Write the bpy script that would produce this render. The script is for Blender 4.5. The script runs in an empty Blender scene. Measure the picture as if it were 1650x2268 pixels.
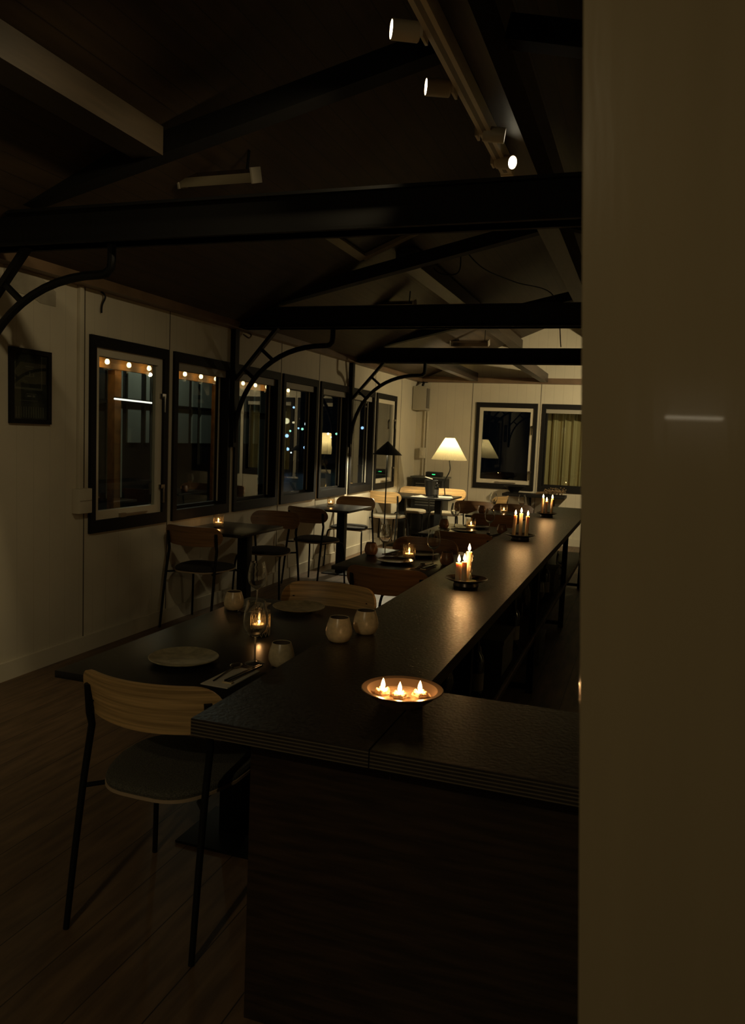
import bpy, bmesh, math, random
from mathutils import Vector, Matrix
random.seed(7)
PI = math.pi
SC = bpy.context.scene
COL = SC.collection

# ------------------------------------------------------------------ camera
F_PX, YAW, PITCH, ROLL, CAM_H = 1745.5, 0.33047, 0.09598, 0.04158, 1.55
fwd = Vector((-math.sin(YAW)*math.cos(PITCH), math.cos(YAW)*math.cos(PITCH), -math.sin(PITCH)))
rgt = Vector((math.cos(YAW), math.sin(YAW), 0))
upv = rgt.cross(fwd)
r2 = math.cos(ROLL)*rgt + math.sin(ROLL)*upv
u2 = -math.sin(ROLL)*rgt + math.cos(ROLL)*upv
cam = bpy.data.cameras.new('camera')
cam.sensor_fit = 'VERTICAL'; cam.sensor_height = 24.0
cam.lens = F_PX*24.0/2268.0
cam.clip_start = 0.02; cam.clip_end = 200
cam.dof.use_dof = True; cam.dof.focus_distance = 4.0; cam.dof.aperture_fstop = 4.8
co = bpy.data.objects.new('camera', cam); COL.objects.link(co)
co.matrix_world = Matrix(((r2.x, u2.x, -fwd.x, 0), (r2.y, u2.y, -fwd.y, 0), (r2.z, u2.z, -fwd.z, CAM_H), (0, 0, 0, 1)))
SC.camera = co

# ------------------------------------------------------------------ world, exposure
SC.view_settings.view_transform = 'Standard'; SC.view_settings.look = 'None'
SC.view_settings.gamma = 1; SC.view_settings.use_curve_mapping = False
SC.view_settings.exposure = 0.0
w = bpy.data.worlds.new('night'); SC.world = w; w.use_nodes = True
w.node_tree.nodes['Background'].inputs[0].default_value = (0.010, 0.013, 0.018, 1)
w.node_tree.nodes['Background'].inputs[1].default_value = 0.10
WARM = (1.0, 0.76, 0.40); FLAME = (1.0, 0.50, 0.18)
P_SPOT_WALL = 38.0        # the two track spots aimed at the window wall
P_SPOT_BACK = 5.0        # spots aimed down the room
P_REAR_FILL = 40.0             # unseen spots added behind the viewer to brighten the near room
P_PLEAT = 48.0            # bulb in the pleated shade
P_FAR_FILL = 195.0              # two unseen spots added behind the column to brighten the far end
P_CONE = 60.0             # bulb in the black cone shade
P_CANDLE = 0.20          # one table candle

def light(name, kind, loc, power, color=WARM, radius=0.02, target=None, spot=1.2, blend=0.6, parent=None):
    l = bpy.data.lights.new(name, kind); l.energy = power; l.color = color
    l.shadow_soft_size = radius
    if kind == 'SPOT': l.spot_size = spot; l.spot_blend = blend
    o = bpy.data.objects.new(name, l); COL.objects.link(o)
    if parent is not None: o.parent = parent
    o.location = loc
    if target is not None:
        d = Vector(target)-Vector(loc); o.rotation_euler = d.to_track_quat('-Z', 'Y').to_euler()
    return o

# ------------------------------------------------------------------ materials
MATS = {}
def nt(name):
    m = bpy.data.materials.new(name); m.use_nodes = True
    return m, m.node_tree, m.node_tree.nodes['Principled BSDF']
def mat(name, col, rough=0.5, metal=0.0, noise=None, var=0.0, bump=0.0, scale=(1, 1, 1), coat=0.0, spec=0.5, trans=0.0, stripes=None, grain=None, ns=8.0, rvar=0.0):
    """stripes = (axis, spacing, width, colour); grain = scale vector for wood grain"""
    if name in MATS: return MATS[name]
    m, t, b = nt(name); N = t.nodes; L = t.links
    b.inputs['Base Color'].default_value = (*col, 1); b.inputs['Roughness'].default_value = rough
    b.inputs['Metallic'].default_value = metal; b.inputs['Specular IOR Level'].default_value = spec
    b.inputs['Coat Weight'].default_value = coat
    if var or bump or stripes or rvar:
        tc = N.new('ShaderNodeTexCoord'); mp = N.new('ShaderNodeMapping'); mp.inputs['Scale'].default_value = scale
        L.new(tc.outputs['Object'], mp.inputs[0])
        nz = N.new('ShaderNodeTexNoise'); nz.inputs['Scale'].default_value = ns; nz.inputs['Detail'].default_value = 6
        L.new(mp.outputs[0], nz.inputs['Vector'])
        colsock = None
        if var:
            mx = N.new('ShaderNodeMixRGB'); mx.inputs[1].default_value = (*[c*(1-var) for c in col], 1)
            mx.inputs[2].default_value = (*[min(1, c*(1+var)) for c in col], 1)
            rp = N.new('ShaderNodeMapRange'); rp.inputs[1].default_value = .35; rp.inputs[2].default_value = .65
            L.new(nz.outputs[0], rp.inputs[0]); L.new(rp.outputs[0], mx.inputs[0]); colsock = mx.outputs[0]
        if rvar:
            rr = N.new('ShaderNodeMapRange'); rr.inputs[1].default_value = .35; rr.inputs[2].default_value = .65
            rr.inputs[3].default_value = rough-rvar; rr.inputs[4].default_value = rough+rvar
            L.new(nz.outputs[0], rr.inputs[0]); L.new(rr.outputs[0], b.inputs['Roughness'])
        hsock = nz.outputs[0]
        if stripes:
            ax, sp, wd, sc_ = stripes
            sx = N.new('ShaderNodeSeparateXYZ'); L.new(tc.outputs['Object'], sx.inputs[0])
            d = N.new('ShaderNodeMath'); d.operation = 'DIVIDE'; d.inputs[1].default_value = sp; L.new(sx.outputs['XYZ'.index(ax)], d.inputs[0])
            fr = N.new('ShaderNodeMath'); fr.operation = 'FRACT'; L.new(d.outputs[0], fr.inputs[0])
            lt = N.new('ShaderNodeMath'); lt.operation = 'LESS_THAN'; lt.inputs[1].default_value = wd/sp; L.new(fr.outputs[0], lt.inputs[0])
            m2 = N.new('ShaderNodeMixRGB'); m2.inputs[2].default_value = (*sc_, 1)
            if colsock: L.new(colsock, m2.inputs[1])
            else: m2.inputs[1].default_value = (*col, 1)
            L.new(lt.outputs[0], m2.inputs[0]); colsock = m2.outputs[0]
        if colsock: L.new(colsock, b.inputs['Base Color'])
        if bump:
            bp = N.new('ShaderNodeBump'); bp.inputs['Strength'].default_value = bump; bp.inputs['Distance'].default_value = 0.01
            L.new(hsock, bp.inputs['Height']); L.new(bp.outputs[0], b.inputs['Normal'])
    MATS[name] = m; return m
def emit(name, col, s, see_through=False):
    m, t, b = nt(name); N = t.nodes; L = t.links; N.remove(b)
    e = N.new('ShaderNodeEmission'); e.inputs[0].default_value = (*col, 1); e.inputs[1].default_value = s
    out = N['Material Output']
    if see_through:
        a = N.new('ShaderNodeAddShader'); tr = N.new('ShaderNodeBsdfTransparent')
        L.new(e.outputs[0], a.inputs[0]); L.new(tr.outputs[0], a.inputs[1]); L.new(a.outputs[0], out.inputs[0])
    else: L.new(e.outputs[0], out.inputs[0])
    return m
def thin_glass(name, tint=(.93, .95, .93), f0=.06, edge=.6, rough=0.0):
    """see-through sheet with a mirror layer that grows towards grazing angles"""
    m, t, b = nt(name); N = t.nodes; L = t.links; N.remove(b)
    tr = N.new('ShaderNodeBsdfTransparent'); tr.inputs[0].default_value = (*tint, 1)
    gl = N.new('ShaderNodeBsdfGlossy'); gl.inputs['Roughness'].default_value = rough
    lw = N.new('ShaderNodeLayerWeight'); lw.inputs[0].default_value = .5
    pw = N.new('ShaderNodeMath'); pw.operation = 'POWER'; pw.inputs[1].default_value = 3.0; L.new(lw.outputs['Facing'], pw.inputs[0])
    mr = N.new('ShaderNodeMapRange'); mr.inputs[3].default_value = f0; mr.inputs[4].default_value = edge; L.new(pw.outputs[0], mr.inputs[0])
    mx = N.new('ShaderNodeMixShader'); L.new(mr.outputs[0], mx.inputs[0]); L.new(tr.outputs[0], mx.inputs[1]); L.new(gl.outputs[0], mx.inputs[2])
    L.new(mx.outputs[0], N['Material Output'].inputs[0])
    return m
def translucent(name, col, tcol, fac):
    m, t, b = nt(name); N = t.nodes; L = t.links; N.remove(b)
    d = N.new('ShaderNodeBsdfDiffuse'); d.inputs[0].default_value = (*col, 1)
    s = N.new('ShaderNodeBsdfTranslucent'); s.inputs[0].default_value = (*tcol, 1)
    mx = N.new('ShaderNodeMixShader'); mx.inputs[0].default_value = fac
    L.new(d.outputs[0], mx.inputs[1]); L.new(s.outputs[0], mx.inputs[2]); L.new(mx.outputs[0], N['Material Output'].inputs[0])
    return m

WALLC = (.62, .565, .43)
M_wall_y = mat('wall_panel_y', WALLC, .55, var=.05, stripes=('Y', .139, .003, (.50, .45, .335)), ns=2.0)
M_wall_x = mat('wall_panel_x', WALLC, .55, var=.05, stripes=('X', .139, .003, (.44, .39, .29)), ns=2.0)
M_paint = mat('cream_paint', WALLC, .5, var=.04, ns=3)
M_white = mat('white_sash_paint', (.66, .60, .46), .35)
M_patch = mat('stained_plaster', (.40, .36, .27), .6, var=.15)
M_blackpaint = mat('black_window_paint', (.010, .009, .008), .6, spec=.2)
M_steel = mat('black_steel', (.006, .006, .005), .55, spec=.22)
M_steelb = mat('black_beam_paint', (.006, .0055, .005), .75, spec=.3)
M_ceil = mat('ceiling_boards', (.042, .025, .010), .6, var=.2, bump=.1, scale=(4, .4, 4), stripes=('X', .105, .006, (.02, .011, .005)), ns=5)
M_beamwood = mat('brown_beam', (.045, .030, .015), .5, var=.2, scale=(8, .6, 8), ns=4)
M_trimwood = mat('brown_trim', (.16, .10, .055), .5, var=.2, ns=4)
M_floor = mat('floor_planks', (.13, .08, .042), .5, var=.3, bump=.05, scale=(6, .8, 1), stripes=('X', .19, .004, (.02, .012, .006)), ns=4)
M_ctop = mat('counter_laminate', (.040, .028, .015), .36, bump=.11, var=.3, ns=90, rvar=.07, spec=.6)
M_ply = mat('layered_ply_edge', (.020, .015, .010), .5, stripes=('Z', .0085, .0028, (.13, .105, .07)), var=.2, ns=30, scale=(1, 1, .1))
M_cab = mat('dark_oak_panel', (.030, .018, .010), .45, var=.4, bump=.15, scale=(.8, .8, 8), ns=7)
M_ttop = mat('black_table_top', (.010, .010, .008), .30, bump=.03, ns=40, spec=.5)
M_oak = mat('oak_veneer', (.56, .36, .15), .45, var=.30, scale=(1.0, 1.0, 34), bump=.05, ns=3.2)
M_walnut = mat('brown_veneer', (.24, .125, .052), .42, var=.22, scale=(1.2, 1.2, 24), bump=.04, ns=3)
M_ply_light = mat('seat_ply_edge', (.42, .31, .2), .5)
M_fabric = mat('grey_seat_fabric', (.085, .080, .060), .9, var=.45, bump=.5, ns=260)
M_fabdark = mat('black_seat_fabric', (.022, .019, .015), .85, var=.3, bump=.3, ns=200)
M_fablit = mat('lamplit_seat_fabric', (.42, .38, .28), .9, var=.2, bump=.3, ns=200)  # grey seat fabric in a lighter colour that carries the lamp's light
M_glass = mat('clear_glass', (.97, .97, .95), .0)
M_glass.node_tree.nodes['Principled BSDF'].inputs['Transmission Weight'].default_value = 1.0
M_glass.node_tree.nodes['Principled BSDF'].inputs['IOR'].default_value = 1.48
def highlight_edges(m):  # bright rim highlights put into the glass as pale diffuse at grazing angles
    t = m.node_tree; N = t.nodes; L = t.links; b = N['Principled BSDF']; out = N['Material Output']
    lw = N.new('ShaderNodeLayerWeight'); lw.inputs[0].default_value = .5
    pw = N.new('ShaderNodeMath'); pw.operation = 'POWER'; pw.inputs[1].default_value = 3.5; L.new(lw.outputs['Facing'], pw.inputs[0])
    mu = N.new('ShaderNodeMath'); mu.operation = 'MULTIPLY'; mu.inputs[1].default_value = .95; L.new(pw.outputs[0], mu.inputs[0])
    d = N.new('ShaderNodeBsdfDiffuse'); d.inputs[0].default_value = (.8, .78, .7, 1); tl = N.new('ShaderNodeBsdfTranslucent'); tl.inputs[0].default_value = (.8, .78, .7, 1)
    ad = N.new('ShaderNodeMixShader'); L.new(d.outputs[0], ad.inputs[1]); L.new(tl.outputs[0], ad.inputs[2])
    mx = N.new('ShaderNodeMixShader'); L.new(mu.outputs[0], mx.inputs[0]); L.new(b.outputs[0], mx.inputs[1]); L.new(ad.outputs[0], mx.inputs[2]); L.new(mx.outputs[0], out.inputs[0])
highlight_edges(M_glass)
M_rib = translucent('cut_rib_glass', (.55, .50, .40), (.80, .70, .50), .5)
M_cut = thin_glass('cut_glass', (.95, .93, .88), .10, .8, .08)
M_pane = thin_glass('window_pane', (.86, .9, .88), .085, .95, 0.0)
M_cup = mat('speckled_cup_glaze', (.62, .50, .30), .28, var=.12, ns=60)
M_cupdark = mat('brown_cup_glaze', (.26, .13, .06), .3, var=.15, ns=60)
M_cupin = mat('cup_inside_glaze', (.13, .10, .07), .4)
M_plate = mat('stoneware_glaze', (.42, .37, .23), .28, var=.25, ns=35, bump=.08)
M_platedark = mat('dark_plate_glaze', (.035, .028, .02), .25, var=.2, ns=30)
M_paper = mat('paper_napkin', (.62, .57, .46), .8)
M_napdark = mat('brown_napkin', (.15, .11, .07), .8)
M_spoon = mat('brushed_steel', (.45, .40, .33), .28, metal=1)
M_chrome = mat('polished_metal', (.6, .56, .5), .18, metal=1)
M_black = mat('matte_black', (.009, .009, .008), .5)
M_chop = mat('black_lacquer', (.010, .009, .009), .3)
M_tray = mat('dark_tray_metal', (.075, .06, .045), .28, metal=.7)
M_copper = mat('copper_rim', (.60, .40, .25), .30, metal=.85, bump=.06, ns=40)
M_wax = mat('ivory_wax', (.86, .68, .46), .5)
M_wax.node_tree.nodes['Principled BSDF'].inputs['Subsurface Weight'].default_value = 1.0
M_wax.node_tree.nodes['Principled BSDF'].inputs['Subsurface Radius'].default_value = (.018, .013, .008)
M_wax.node_tree.nodes['Principled BSDF'].inputs['Subsurface Scale'].default_value = 1.0
M_wick = mat('wick', (.01, .01, .01), .9)
M_flame = emit('flame', (1.0, .66, .26), 14.0, True)
M_flamecore = emit('tea_flame', (1.0, .62, .25), 9.0, True)
M_trackw = mat('white_track_paint', (.78, .68, .50), .4)
M_disc = emit('lamp_glow', (1.0, .88, .62), 9.0)
M_discdim = emit('lamp_glow_dim', (1.0, .86, .60), 1.5)
M_shade = translucent('pleated_shade', (.42, .37, .25), (.50, .43, .25), .16)
M_bulb = emit('bulb', (1.0, .72, .32), 7.0)
M_amber = mat('amber_boards', (.45, .20, .05), .6, var=.3, scale=(6, .8, 3), ns=4)
M_led = emit('led_green', (.05, 1, .25), 1.5)
M_tube = emit('tube_glow', (1.0, .95, .82), 2.0)
M_metalh = mat('heater_housing', (.55, .49, .38), .3, metal=.6)
M_heat = mat('heater_reflector', (.55, .5, .42), .22, metal=1)

# ------------------------------------------------------------------ mesh helpers
def BM(): return bmesh.new()
def box(bm, x0, x1, y0, y1, z0, z1, bev=0.0, M=None):
    vs = [bm.verts.new((x, y, z)) for x in (x0, x1) for y in (y0, y1) for z in (z0, z1)]
    f = [bm.faces.new([vs[i] for i in q]) for q in ((0, 1, 3, 2), (4, 6, 7, 5), (0, 4, 5, 1), (2, 3, 7, 6), (0, 2, 6, 4), (1, 5, 7, 3))]
    if bev:
        es = list({e for q in f for e in q.edges})
        r = bmesh.ops.bevel(bm, geom=es, offset=bev, segments=2, affect='EDGES', profile=.6)
        vs = list({v for v in vs if v.is_valid} | {v for v in r['verts']})
    if M is not None: bmesh.ops.transform(bm, matrix=M, verts=[v for v in vs if v.is_valid])
    return vs
def tube(bm, pts, r, seg=10, cap=True, smooth_n=0):
    pts = [Vector(p) for p in pts]
    if smooth_n:
        P = [pts[0]]+pts+[pts[-1]]; out = []
        for i in range(1, len(P)-2):
            for k in range(smooth_n):
                t = k/smooth_n; a, b, c, d = P[i-1], P[i], P[i+1], P[i+2]
                out.append(.5*((2*b)+(c-a)*t+(2*a-5*b+4*c-d)*t*t+(-a+3*b-3*c+d)*t*t*t))
        out.append(pts[-1]); pts = out
    rs = r if isinstance(r, (list, tuple)) else [r]*len(pts)
    rings = []; prev = None
    for i, p in enumerate(pts):
        d = (pts[min(i+1, len(pts)-1)]-pts[max(i-1, 0)]).normalized()
        if prev is None: a = d.orthogonal().normalized()
        else: a = (prev-d*prev.dot(d)).normalized()
        prev = a; b = d.cross(a)
        rings.append([bm.verts.new(p+rs[i]*(math.cos(2*PI*k/seg)*a+math.sin(2*PI*k/seg)*b)) for k in range(seg)])
    for i in range(len(rings)-1):
        for k in range(seg):
            bm.faces.new((rings[i][k], rings[i][(k+1) % seg], rings[i+1][(k+1) % seg], rings[i+1][k]))
    if cap: bm.faces.new(rings[0][::-1]); bm.faces.new(rings[-1])
def bar(bm, a, b, wd, ht, up=(0, 0, 1)):
    """rectangular bar from a to b"""
    a = Vector(a); b = Vector(b); d = (b-a).normalized(); s = d.cross(Vector(up)).normalized(); u = s.cross(d)
    q = [[bm.verts.new(p+s*sx*wd/2+u*sz*ht/2) for sx, sz in ((-1, -1), (1, -1), (1, 1), (-1, 1))] for p in (a, b)]
    for k in range(4): bm.faces.new((q[0][k], q[0][(k+1) % 4], q[1][(k+1) % 4], q[1][k]))
    bm.faces.new(q[0][::-1]); bm.faces.new(q[1])
def lathe(bm, prof, seg=32, c=(0, 0, 0), pleat=0.0, npl=0):
    """prof: list of (r, z); r=0 closes on the axis"""
    c = Vector(c); rings = []
    for r, z in prof:
        if r < 1e-6: rings.append([bm.verts.new(c+Vector((0, 0, z)))])
        else:
            ring = []
            for k in range(seg):
                rr = r*(1+(pleat if k % 2 else 0)); a = 2*PI*k/seg
                ring.append(bm.verts.new(c+Vector((rr*math.cos(a), rr*math.sin(a), z))))
            rings.append(ring)
    for a, b in zip(rings, rings[1:]):
        for k in range(seg):
            k2 = (k+1) % seg
            if len(a) == 1 and len(b) == 1: continue
            if len(a) == 1: bm.faces.new((a[0], b[k2], b[k]))
            elif len(b) == 1: bm.faces.new((a[k], a[k2], b[0]))
            else: bm.faces.new((a[k], a[k2], b[k2], b[k]))
def prism(bm, poly, z0, z1):
    lo = [bm.verts.new((x, y, z0)) for x, y in poly]; hi = [bm.verts.new((x, y, z1)) for x, y in poly]
    n = len(poly)
    for k in range(n): bm.faces.new((lo[k], lo[(k+1) % n], hi[(k+1) % n], hi[k]))
    bm.faces.new(lo[::-1]); bm.faces.new(hi)
def obj(name, bm, m, parent=None, smooth=True, loc=None):
    bmesh.ops.recalc_face_normals(bm, faces=bm.faces)
    me = bpy.data.meshes.new(name); bm.to_mesh(me); bm.free()
    if smooth:
        for p in me.polygons: p.use_smooth = True
        try: me.set_sharp_from_angle(angle=math.radians(35))
        except Exception: pass
    me.materials.append(m)
    o = bpy.data.objects.new(name, me); COL.objects.link(o)
    if parent is not None: o.parent = parent
    if loc is not None: o.location = loc
    return o
def tag(o, label, cat, group=None):
    o['label'] = label; o['category'] = cat
    if group: o['group'] = group
    return o
def thing(name, label, cat, loc=(0, 0, 0), rz=0, group=None):
    o = bpy.data.objects.new(name, None); COL.objects.link(o); o.location = loc; o.rotation_euler = (0, 0, rz)
    o.empty_display_size = .05
    return tag(o, label, cat, group)
def struct(name, bm, m, parent=None, smooth=False):
    o = obj(name, bm, m, parent, smooth)
    if parent is None: o['kind'] = 'structure'
    return o
def dup(root, loc, rz, label, group=None):
    def cp(o, par):
        c = o.copy(); COL.objects.link(c)
        if par is not None: c.parent = par
        for ch in kids.get(o.name, []): cp(ch, c)
        return c
    kids = {}
    for o in list(COL.objects):
        if o.parent: kids.setdefault(o.parent.name, []).append(o)
    r = cp(root, None); r.location = loc; r.rotation_euler = (0, 0, rz); r['label'] = label
    if group: r['group'] = group
    return r

# ------------------------------------------------------------------ the room
XL, XR, YF, YR, ZW = -3.545, 2.05, 12.30, -3.2, 2.46
RX, SL = -0.75, 0.417
ZR = ZW+SL*(RX-XL)
bm = BM(); box(bm, XL-.15, XR+.15, YR-.15, YF+.15, -.1, 0); struct('floor', bm, M_floor)
# left wall with window openings
WC = [4.845+.983*k for k in range(7)]; WH = .45; WZ0, WZ1 = .81, 2.145
def wall_with_holes(axis, fixed, lo, hi, holes, thick, ztop, name, m, zs=(WZ0, WZ1)):
    bm = BM(); a0, a1 = (fixed, fixed+thick) if thick > 0 else (fixed+thick, fixed)
    def b(u0, u1, z0, z1):
        if axis == 'x': box(bm, a0, a1, u0, u1, z0, z1)
        else: box(bm, u0, u1, a0, a1, z0, z1)
    cur = lo
    for u0, u1 in holes:
        b(cur, u0, 0, ztop); b(u0, u1, 0, zs[0]); b(u0, u1, zs[1], ztop); cur = u1
    b(cur, hi, 0, ztop); return struct(name, bm, m)
wall_with_holes('x', XL, YR, YF+.15, [(c-WH+.012, c+WH-.012) for c in WC], -.11, ZW, 'wall_left', M_wall_y, (WZ0+.012, WZ1-.012))
BWX = [-2.09, -1.07, -.05]
wall_with_holes('y', YF, XL-.16, XR+.16, [(c-WH+.03, c+WH-.03) for c in BWX], .16, ZW, 'wall_far', M_wall_x, (WZ0+.04, WZ1-.05))
RWC = [2.2, 5.2, 6.6, 8.9, 10.3]
wall_with_holes('x', XR, YR, YF+.15, [(c-.5, c+.5) for c in RWC], .16, ZW, 'wall_right', M_wall_y)
bm = BM(); box(bm, XL-.16, XR+.16, YR-.16, YR, 0, ZW); struct('wall_rear', bm, M_wall_x)
# gables
for nm, y0, y1 in (('wall_far_gable', YF, YF+.16), ('wall_rear_gable', YR-.16, YR)):
    bm = BM(); p = [(XL-.16, ZW), (XR+.16, ZW), (RX, ZR+.05)]
    a = [bm.verts.new((x, y0, z)) for x, z in p]; b = [bm.verts.new((x, y1, z)) for x, z in p]
    bm.faces.new(a); bm.faces.new(b[::-1])
    for k in range(3): bm.faces.new((a[k], a[(k+1) % 3], b[(k+1) % 3], b[k]))
    struct(nm, bm, M_wall_x)
# sloping ceiling, two planes
bm = BM()
for x0, z0, x1, z1 in ((XL-.16, ZW-SL*.16, RX, ZR), (RX, ZR, XR+.16, ZR-SL*(XR+.16-RX))):
    v = [bm.verts.new(q) for q in ((x0, YR-.16, z0), (x1, YR-.16, z1), (x1, YF+.16, z1), (x0, YF+.16, z0),
         (x0, YR-.16, z0+.1), (x1, YR-.16, z1+.1), (x1, YF+.16, z1+.1), (x0, YF+.16, z0+.1))]
    for q in ((0, 1, 2, 3), (7, 6, 5, 4), (0, 4, 5, 1), (1, 5, 6, 2), (2, 6, 7, 3), (3, 7, 4, 0)): bm.faces.new([v[i] for i in q])
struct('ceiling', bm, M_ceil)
bm = BM(); box(bm, XL, XL+.018, YR, YF, 0, .11); struct('baseboard_left', bm, M_paint)
bm = BM(); box(bm, XL+.018, XR, YF-.018, YF, 0, .11); struct('baseboard_far', bm, M_paint)
bm = BM(); box(bm, XL, XL+.10, YR, YF, ZW-.02, ZW+.045); struct('trim_1', bm, M_trimwood)
bm = BM(); box(bm, XL+.10, XR, YF-.10, YF, ZW-.02, ZW+.065); struct('trim_2', bm, M_trimwood)
# seams between the wall sheets
bm = BM()
for y in (4.352, 3.55, 5.33, 7.31, 8.29, 10.24, 11.45): box(bm, XL, XL+.0025, y-.004, y+.004, .11, ZW-.02)
struct('trim_3', bm, mat('seam_shadow_gap', (.10, .085, .06), .7))
bm = BM()
for x in (-2.64, -1.58, -.6): box(bm, x-.004, x+.004, YF-.0025, YF, .11, ZW-.02)
struct('trim_4', bm, MATS['seam_shadow_gap'])

# ------------------------------------------------------------------ windows (structure)
def frame(bm, T, u0, u1, z0, z1, wd, d0, d1, wt=None, wb=None):
    """rectangular ring in the wall plane; T maps (u, depth, z) boxes"""
    wt = wt or wd; wb = wb or wd
    T(bm, u0, u0+wd, z0, z1, d0, d1); T(bm, u1-wd, u1, z0, z1, d0, d1)
    T(bm, u0+wd, u1-wd, z1-wt, z1, d0, d1); T(bm, u0+wd, u1-wd, z0, z0+wb, d0, d1)
def Tleft(bm, u0, u1, z0, z1, d0, d1): box(bm, XL-d1, XL-d0, u0, u1, z0, z1)
def Tfar(bm, u0, u1, z0, z1, d0, d1): box(bm, u0, u1, YF+d0, YF+d1, z0, z1)
def Tright(bm, u0, u1, z0, z1, d0, d1): box(bm, XR+d0, XR+d1, u0, u1, z0, z1)
def window(n, T, c, half, opening, blind=True):
    e = bpy.data.objects.new('window_%d' % n, None); COL.objects.link(e); e['kind'] = 'structure'
    z0, z1 = WZ0, WZ1
    bm = BM(); frame(bm, T, c-half, c+half, z0, z1, .055, -.022, .0, .075, .085); frame(bm, T, c-half+.014, c+half-.014, z0+.014, z1-.014, .041, 0, .088, .061, .071); obj('casing', bm, M_blackpaint, e, False)
    a, b = c-half+.055, c+half-.055; q0, q1 = z0+.085, z1-.075
    if opening:
        bm = BM(); frame(bm, T, a, b, q0, q1, .05, .0, .05, .055, .06); obj('sash', bm, M_white, e, False)
        bm = BM(); T(bm, a+.045, b-.045, q0+.05, q1-.05, .022, .026); obj('glass_pane', bm, M_pane, e, False)
        bm = BM()
        for z in (z0+.28, z1-.36):
            T(bm, b-.035, b+.012, z-.012, z+.02, -.03, .0); T(bm, b-.024, b-.010, z-.12, z, -.042, -.028)
        obj('latch', bm, M_chrome, e, False)
        bm = BM(); T(bm, c-.10, c+.20, q0+.014, q0+.024, -.02, -.008); T(bm, c-.12, c-.06, q0, q0+.03, -.022, 0)
        obj('stay_arm', bm, M_spoon, e, False)
    else:
        bm = BM(); frame(bm, T, a, b, q0, q1, .022, .062, .10); obj('sash', bm, M_blackpaint, e, False)
        bm = BM(); T(bm, b-.030, b-.022, q0+.02, q1-.02, .052, .064); obj('glazing_bead', bm, mat('bead', (.45, .42, .34), .4), e, False)
        bm = BM(); T(bm, a+.02, b-.03, q0+.02, q1-.02, .076, .080); obj('glass_pane', bm, M_pane, e, False)
        if blind:
            bm = BM(); T(bm, a, b, q1-.062, q1, .012, .06); obj('blind_cassette', bm, mat('cassette', (.36, .33, .26), .5), e, False)
    return e
for i, c in enumerate(WC): window(i+1, Tleft, c, WH, i in (0, 6))
for i, c in enumerate(BWX): window(8+i, Tfar, c, .475, i == 0)
for i, c in enumerate(RWC): window(11+i, Tright, c, .55, False, False)

# ------------------------------------------------------------------ roof timber and steel
TY = [3.37, 6.31, 9.26]; TZ0, TZ1 = 2.445, 2.62
lab = ['nearest black roof truss, its curved bracket cut off by the left picture edge',
       'middle black roof truss over the window wall with curved bracket in mid room',
       'farthest black roof truss with curved bracket beside the cone lamp']
for i, y in enumerate(TY):
    t = thing('roof_truss', lab[i], 'roof truss', (0, y, 0), 0, 'black roof trusses')
    bm = BM(); box(bm, XL, XR, -.05, .05, TZ0, TZ1); box(bm, XL, XR, -.075, .075, TZ0, TZ0+.014); box(bm, XL, XR, -.075, .075, TZ1-.014, TZ1)
    obj('tie_beam', bm, M_steelb, t, False)
    for s in (-1, 1):
        bm = BM(); xe = XL+.02 if s < 0 else XR-.02
        bar(bm, (xe, 0, 2.60), (RX+s*.10, 0, 3.22), .10, .10, (0, 1, 0)); obj('rafter', bm, M_steelb, t, False)
    for s in (-1, 1):
        X = XL if s < 0 else XR; k = -s
        bm = BM(); box(bm, min(X, X+k*.05), max(X, X+k*.05), -.035, .035, 1.40, TZ0); obj('wall_post', bm, M_steel, t, False)
        bm = BM(); pts = []
        for q in range(17):
            a = q/16*PI/2
            pts.append((X+k*(.04+.86*(1-math.cos(a)**.92)), 0, 1.44+.86*math.sin(a)**.92))
        pts += [(X+k*.93, 0, 2.305), (X+k*.955, 0, 2.33), (X+k*.96, 0, 2.37), (X+k*.96, 0, TZ0+.005)]
        tube(bm, pts, .022, 10); br = obj('curved_bracket', bm, M_steel, t)
        bm = BM(); bar(bm, (X+k*.03, 0, 1.985), (X+k*.44, 0, TZ0+.01), .03, .045, (0, 1, 0)); st = obj('strut', bm, M_steel, t, False)
        for (p0, p1) in (((.13, 2.085), (.235, 2.0)), ((.29, 2.265), (.40, 2.175))):
            bm = BM(); bar(bm, (X+k*p0[0], 0, p0[1]), (X+k*p1[0], 0, p1[1]), .026, .03, (0, 1, 0)); obj('link_plate', bm, M_steel, br, False)
def zc(x): return ZW+SL*(x-XL) if x < RX else ZR-SL*(x-RX)
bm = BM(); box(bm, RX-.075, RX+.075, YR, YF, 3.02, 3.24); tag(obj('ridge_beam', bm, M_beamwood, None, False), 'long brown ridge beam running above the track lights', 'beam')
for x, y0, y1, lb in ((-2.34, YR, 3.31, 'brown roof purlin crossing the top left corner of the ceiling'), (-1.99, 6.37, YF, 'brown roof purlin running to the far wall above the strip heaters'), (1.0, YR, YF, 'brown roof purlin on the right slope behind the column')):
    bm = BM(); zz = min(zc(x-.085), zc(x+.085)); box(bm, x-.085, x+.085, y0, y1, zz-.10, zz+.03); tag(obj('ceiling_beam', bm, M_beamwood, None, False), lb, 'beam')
for x, lb in ((-2.60, 'left one of the two dark joists meeting the far wall'), (-1.53, 'right one of the two dark joists meeting the far wall')):
    bm = BM(); box(bm, x-.05, x+.05, TY[2]+.05, YF-.10, 2.462, 2.59); tag(obj('ceiling_joist', bm, M_cab, None, False), lb, 'beam', 'joists before the far wall')
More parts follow.
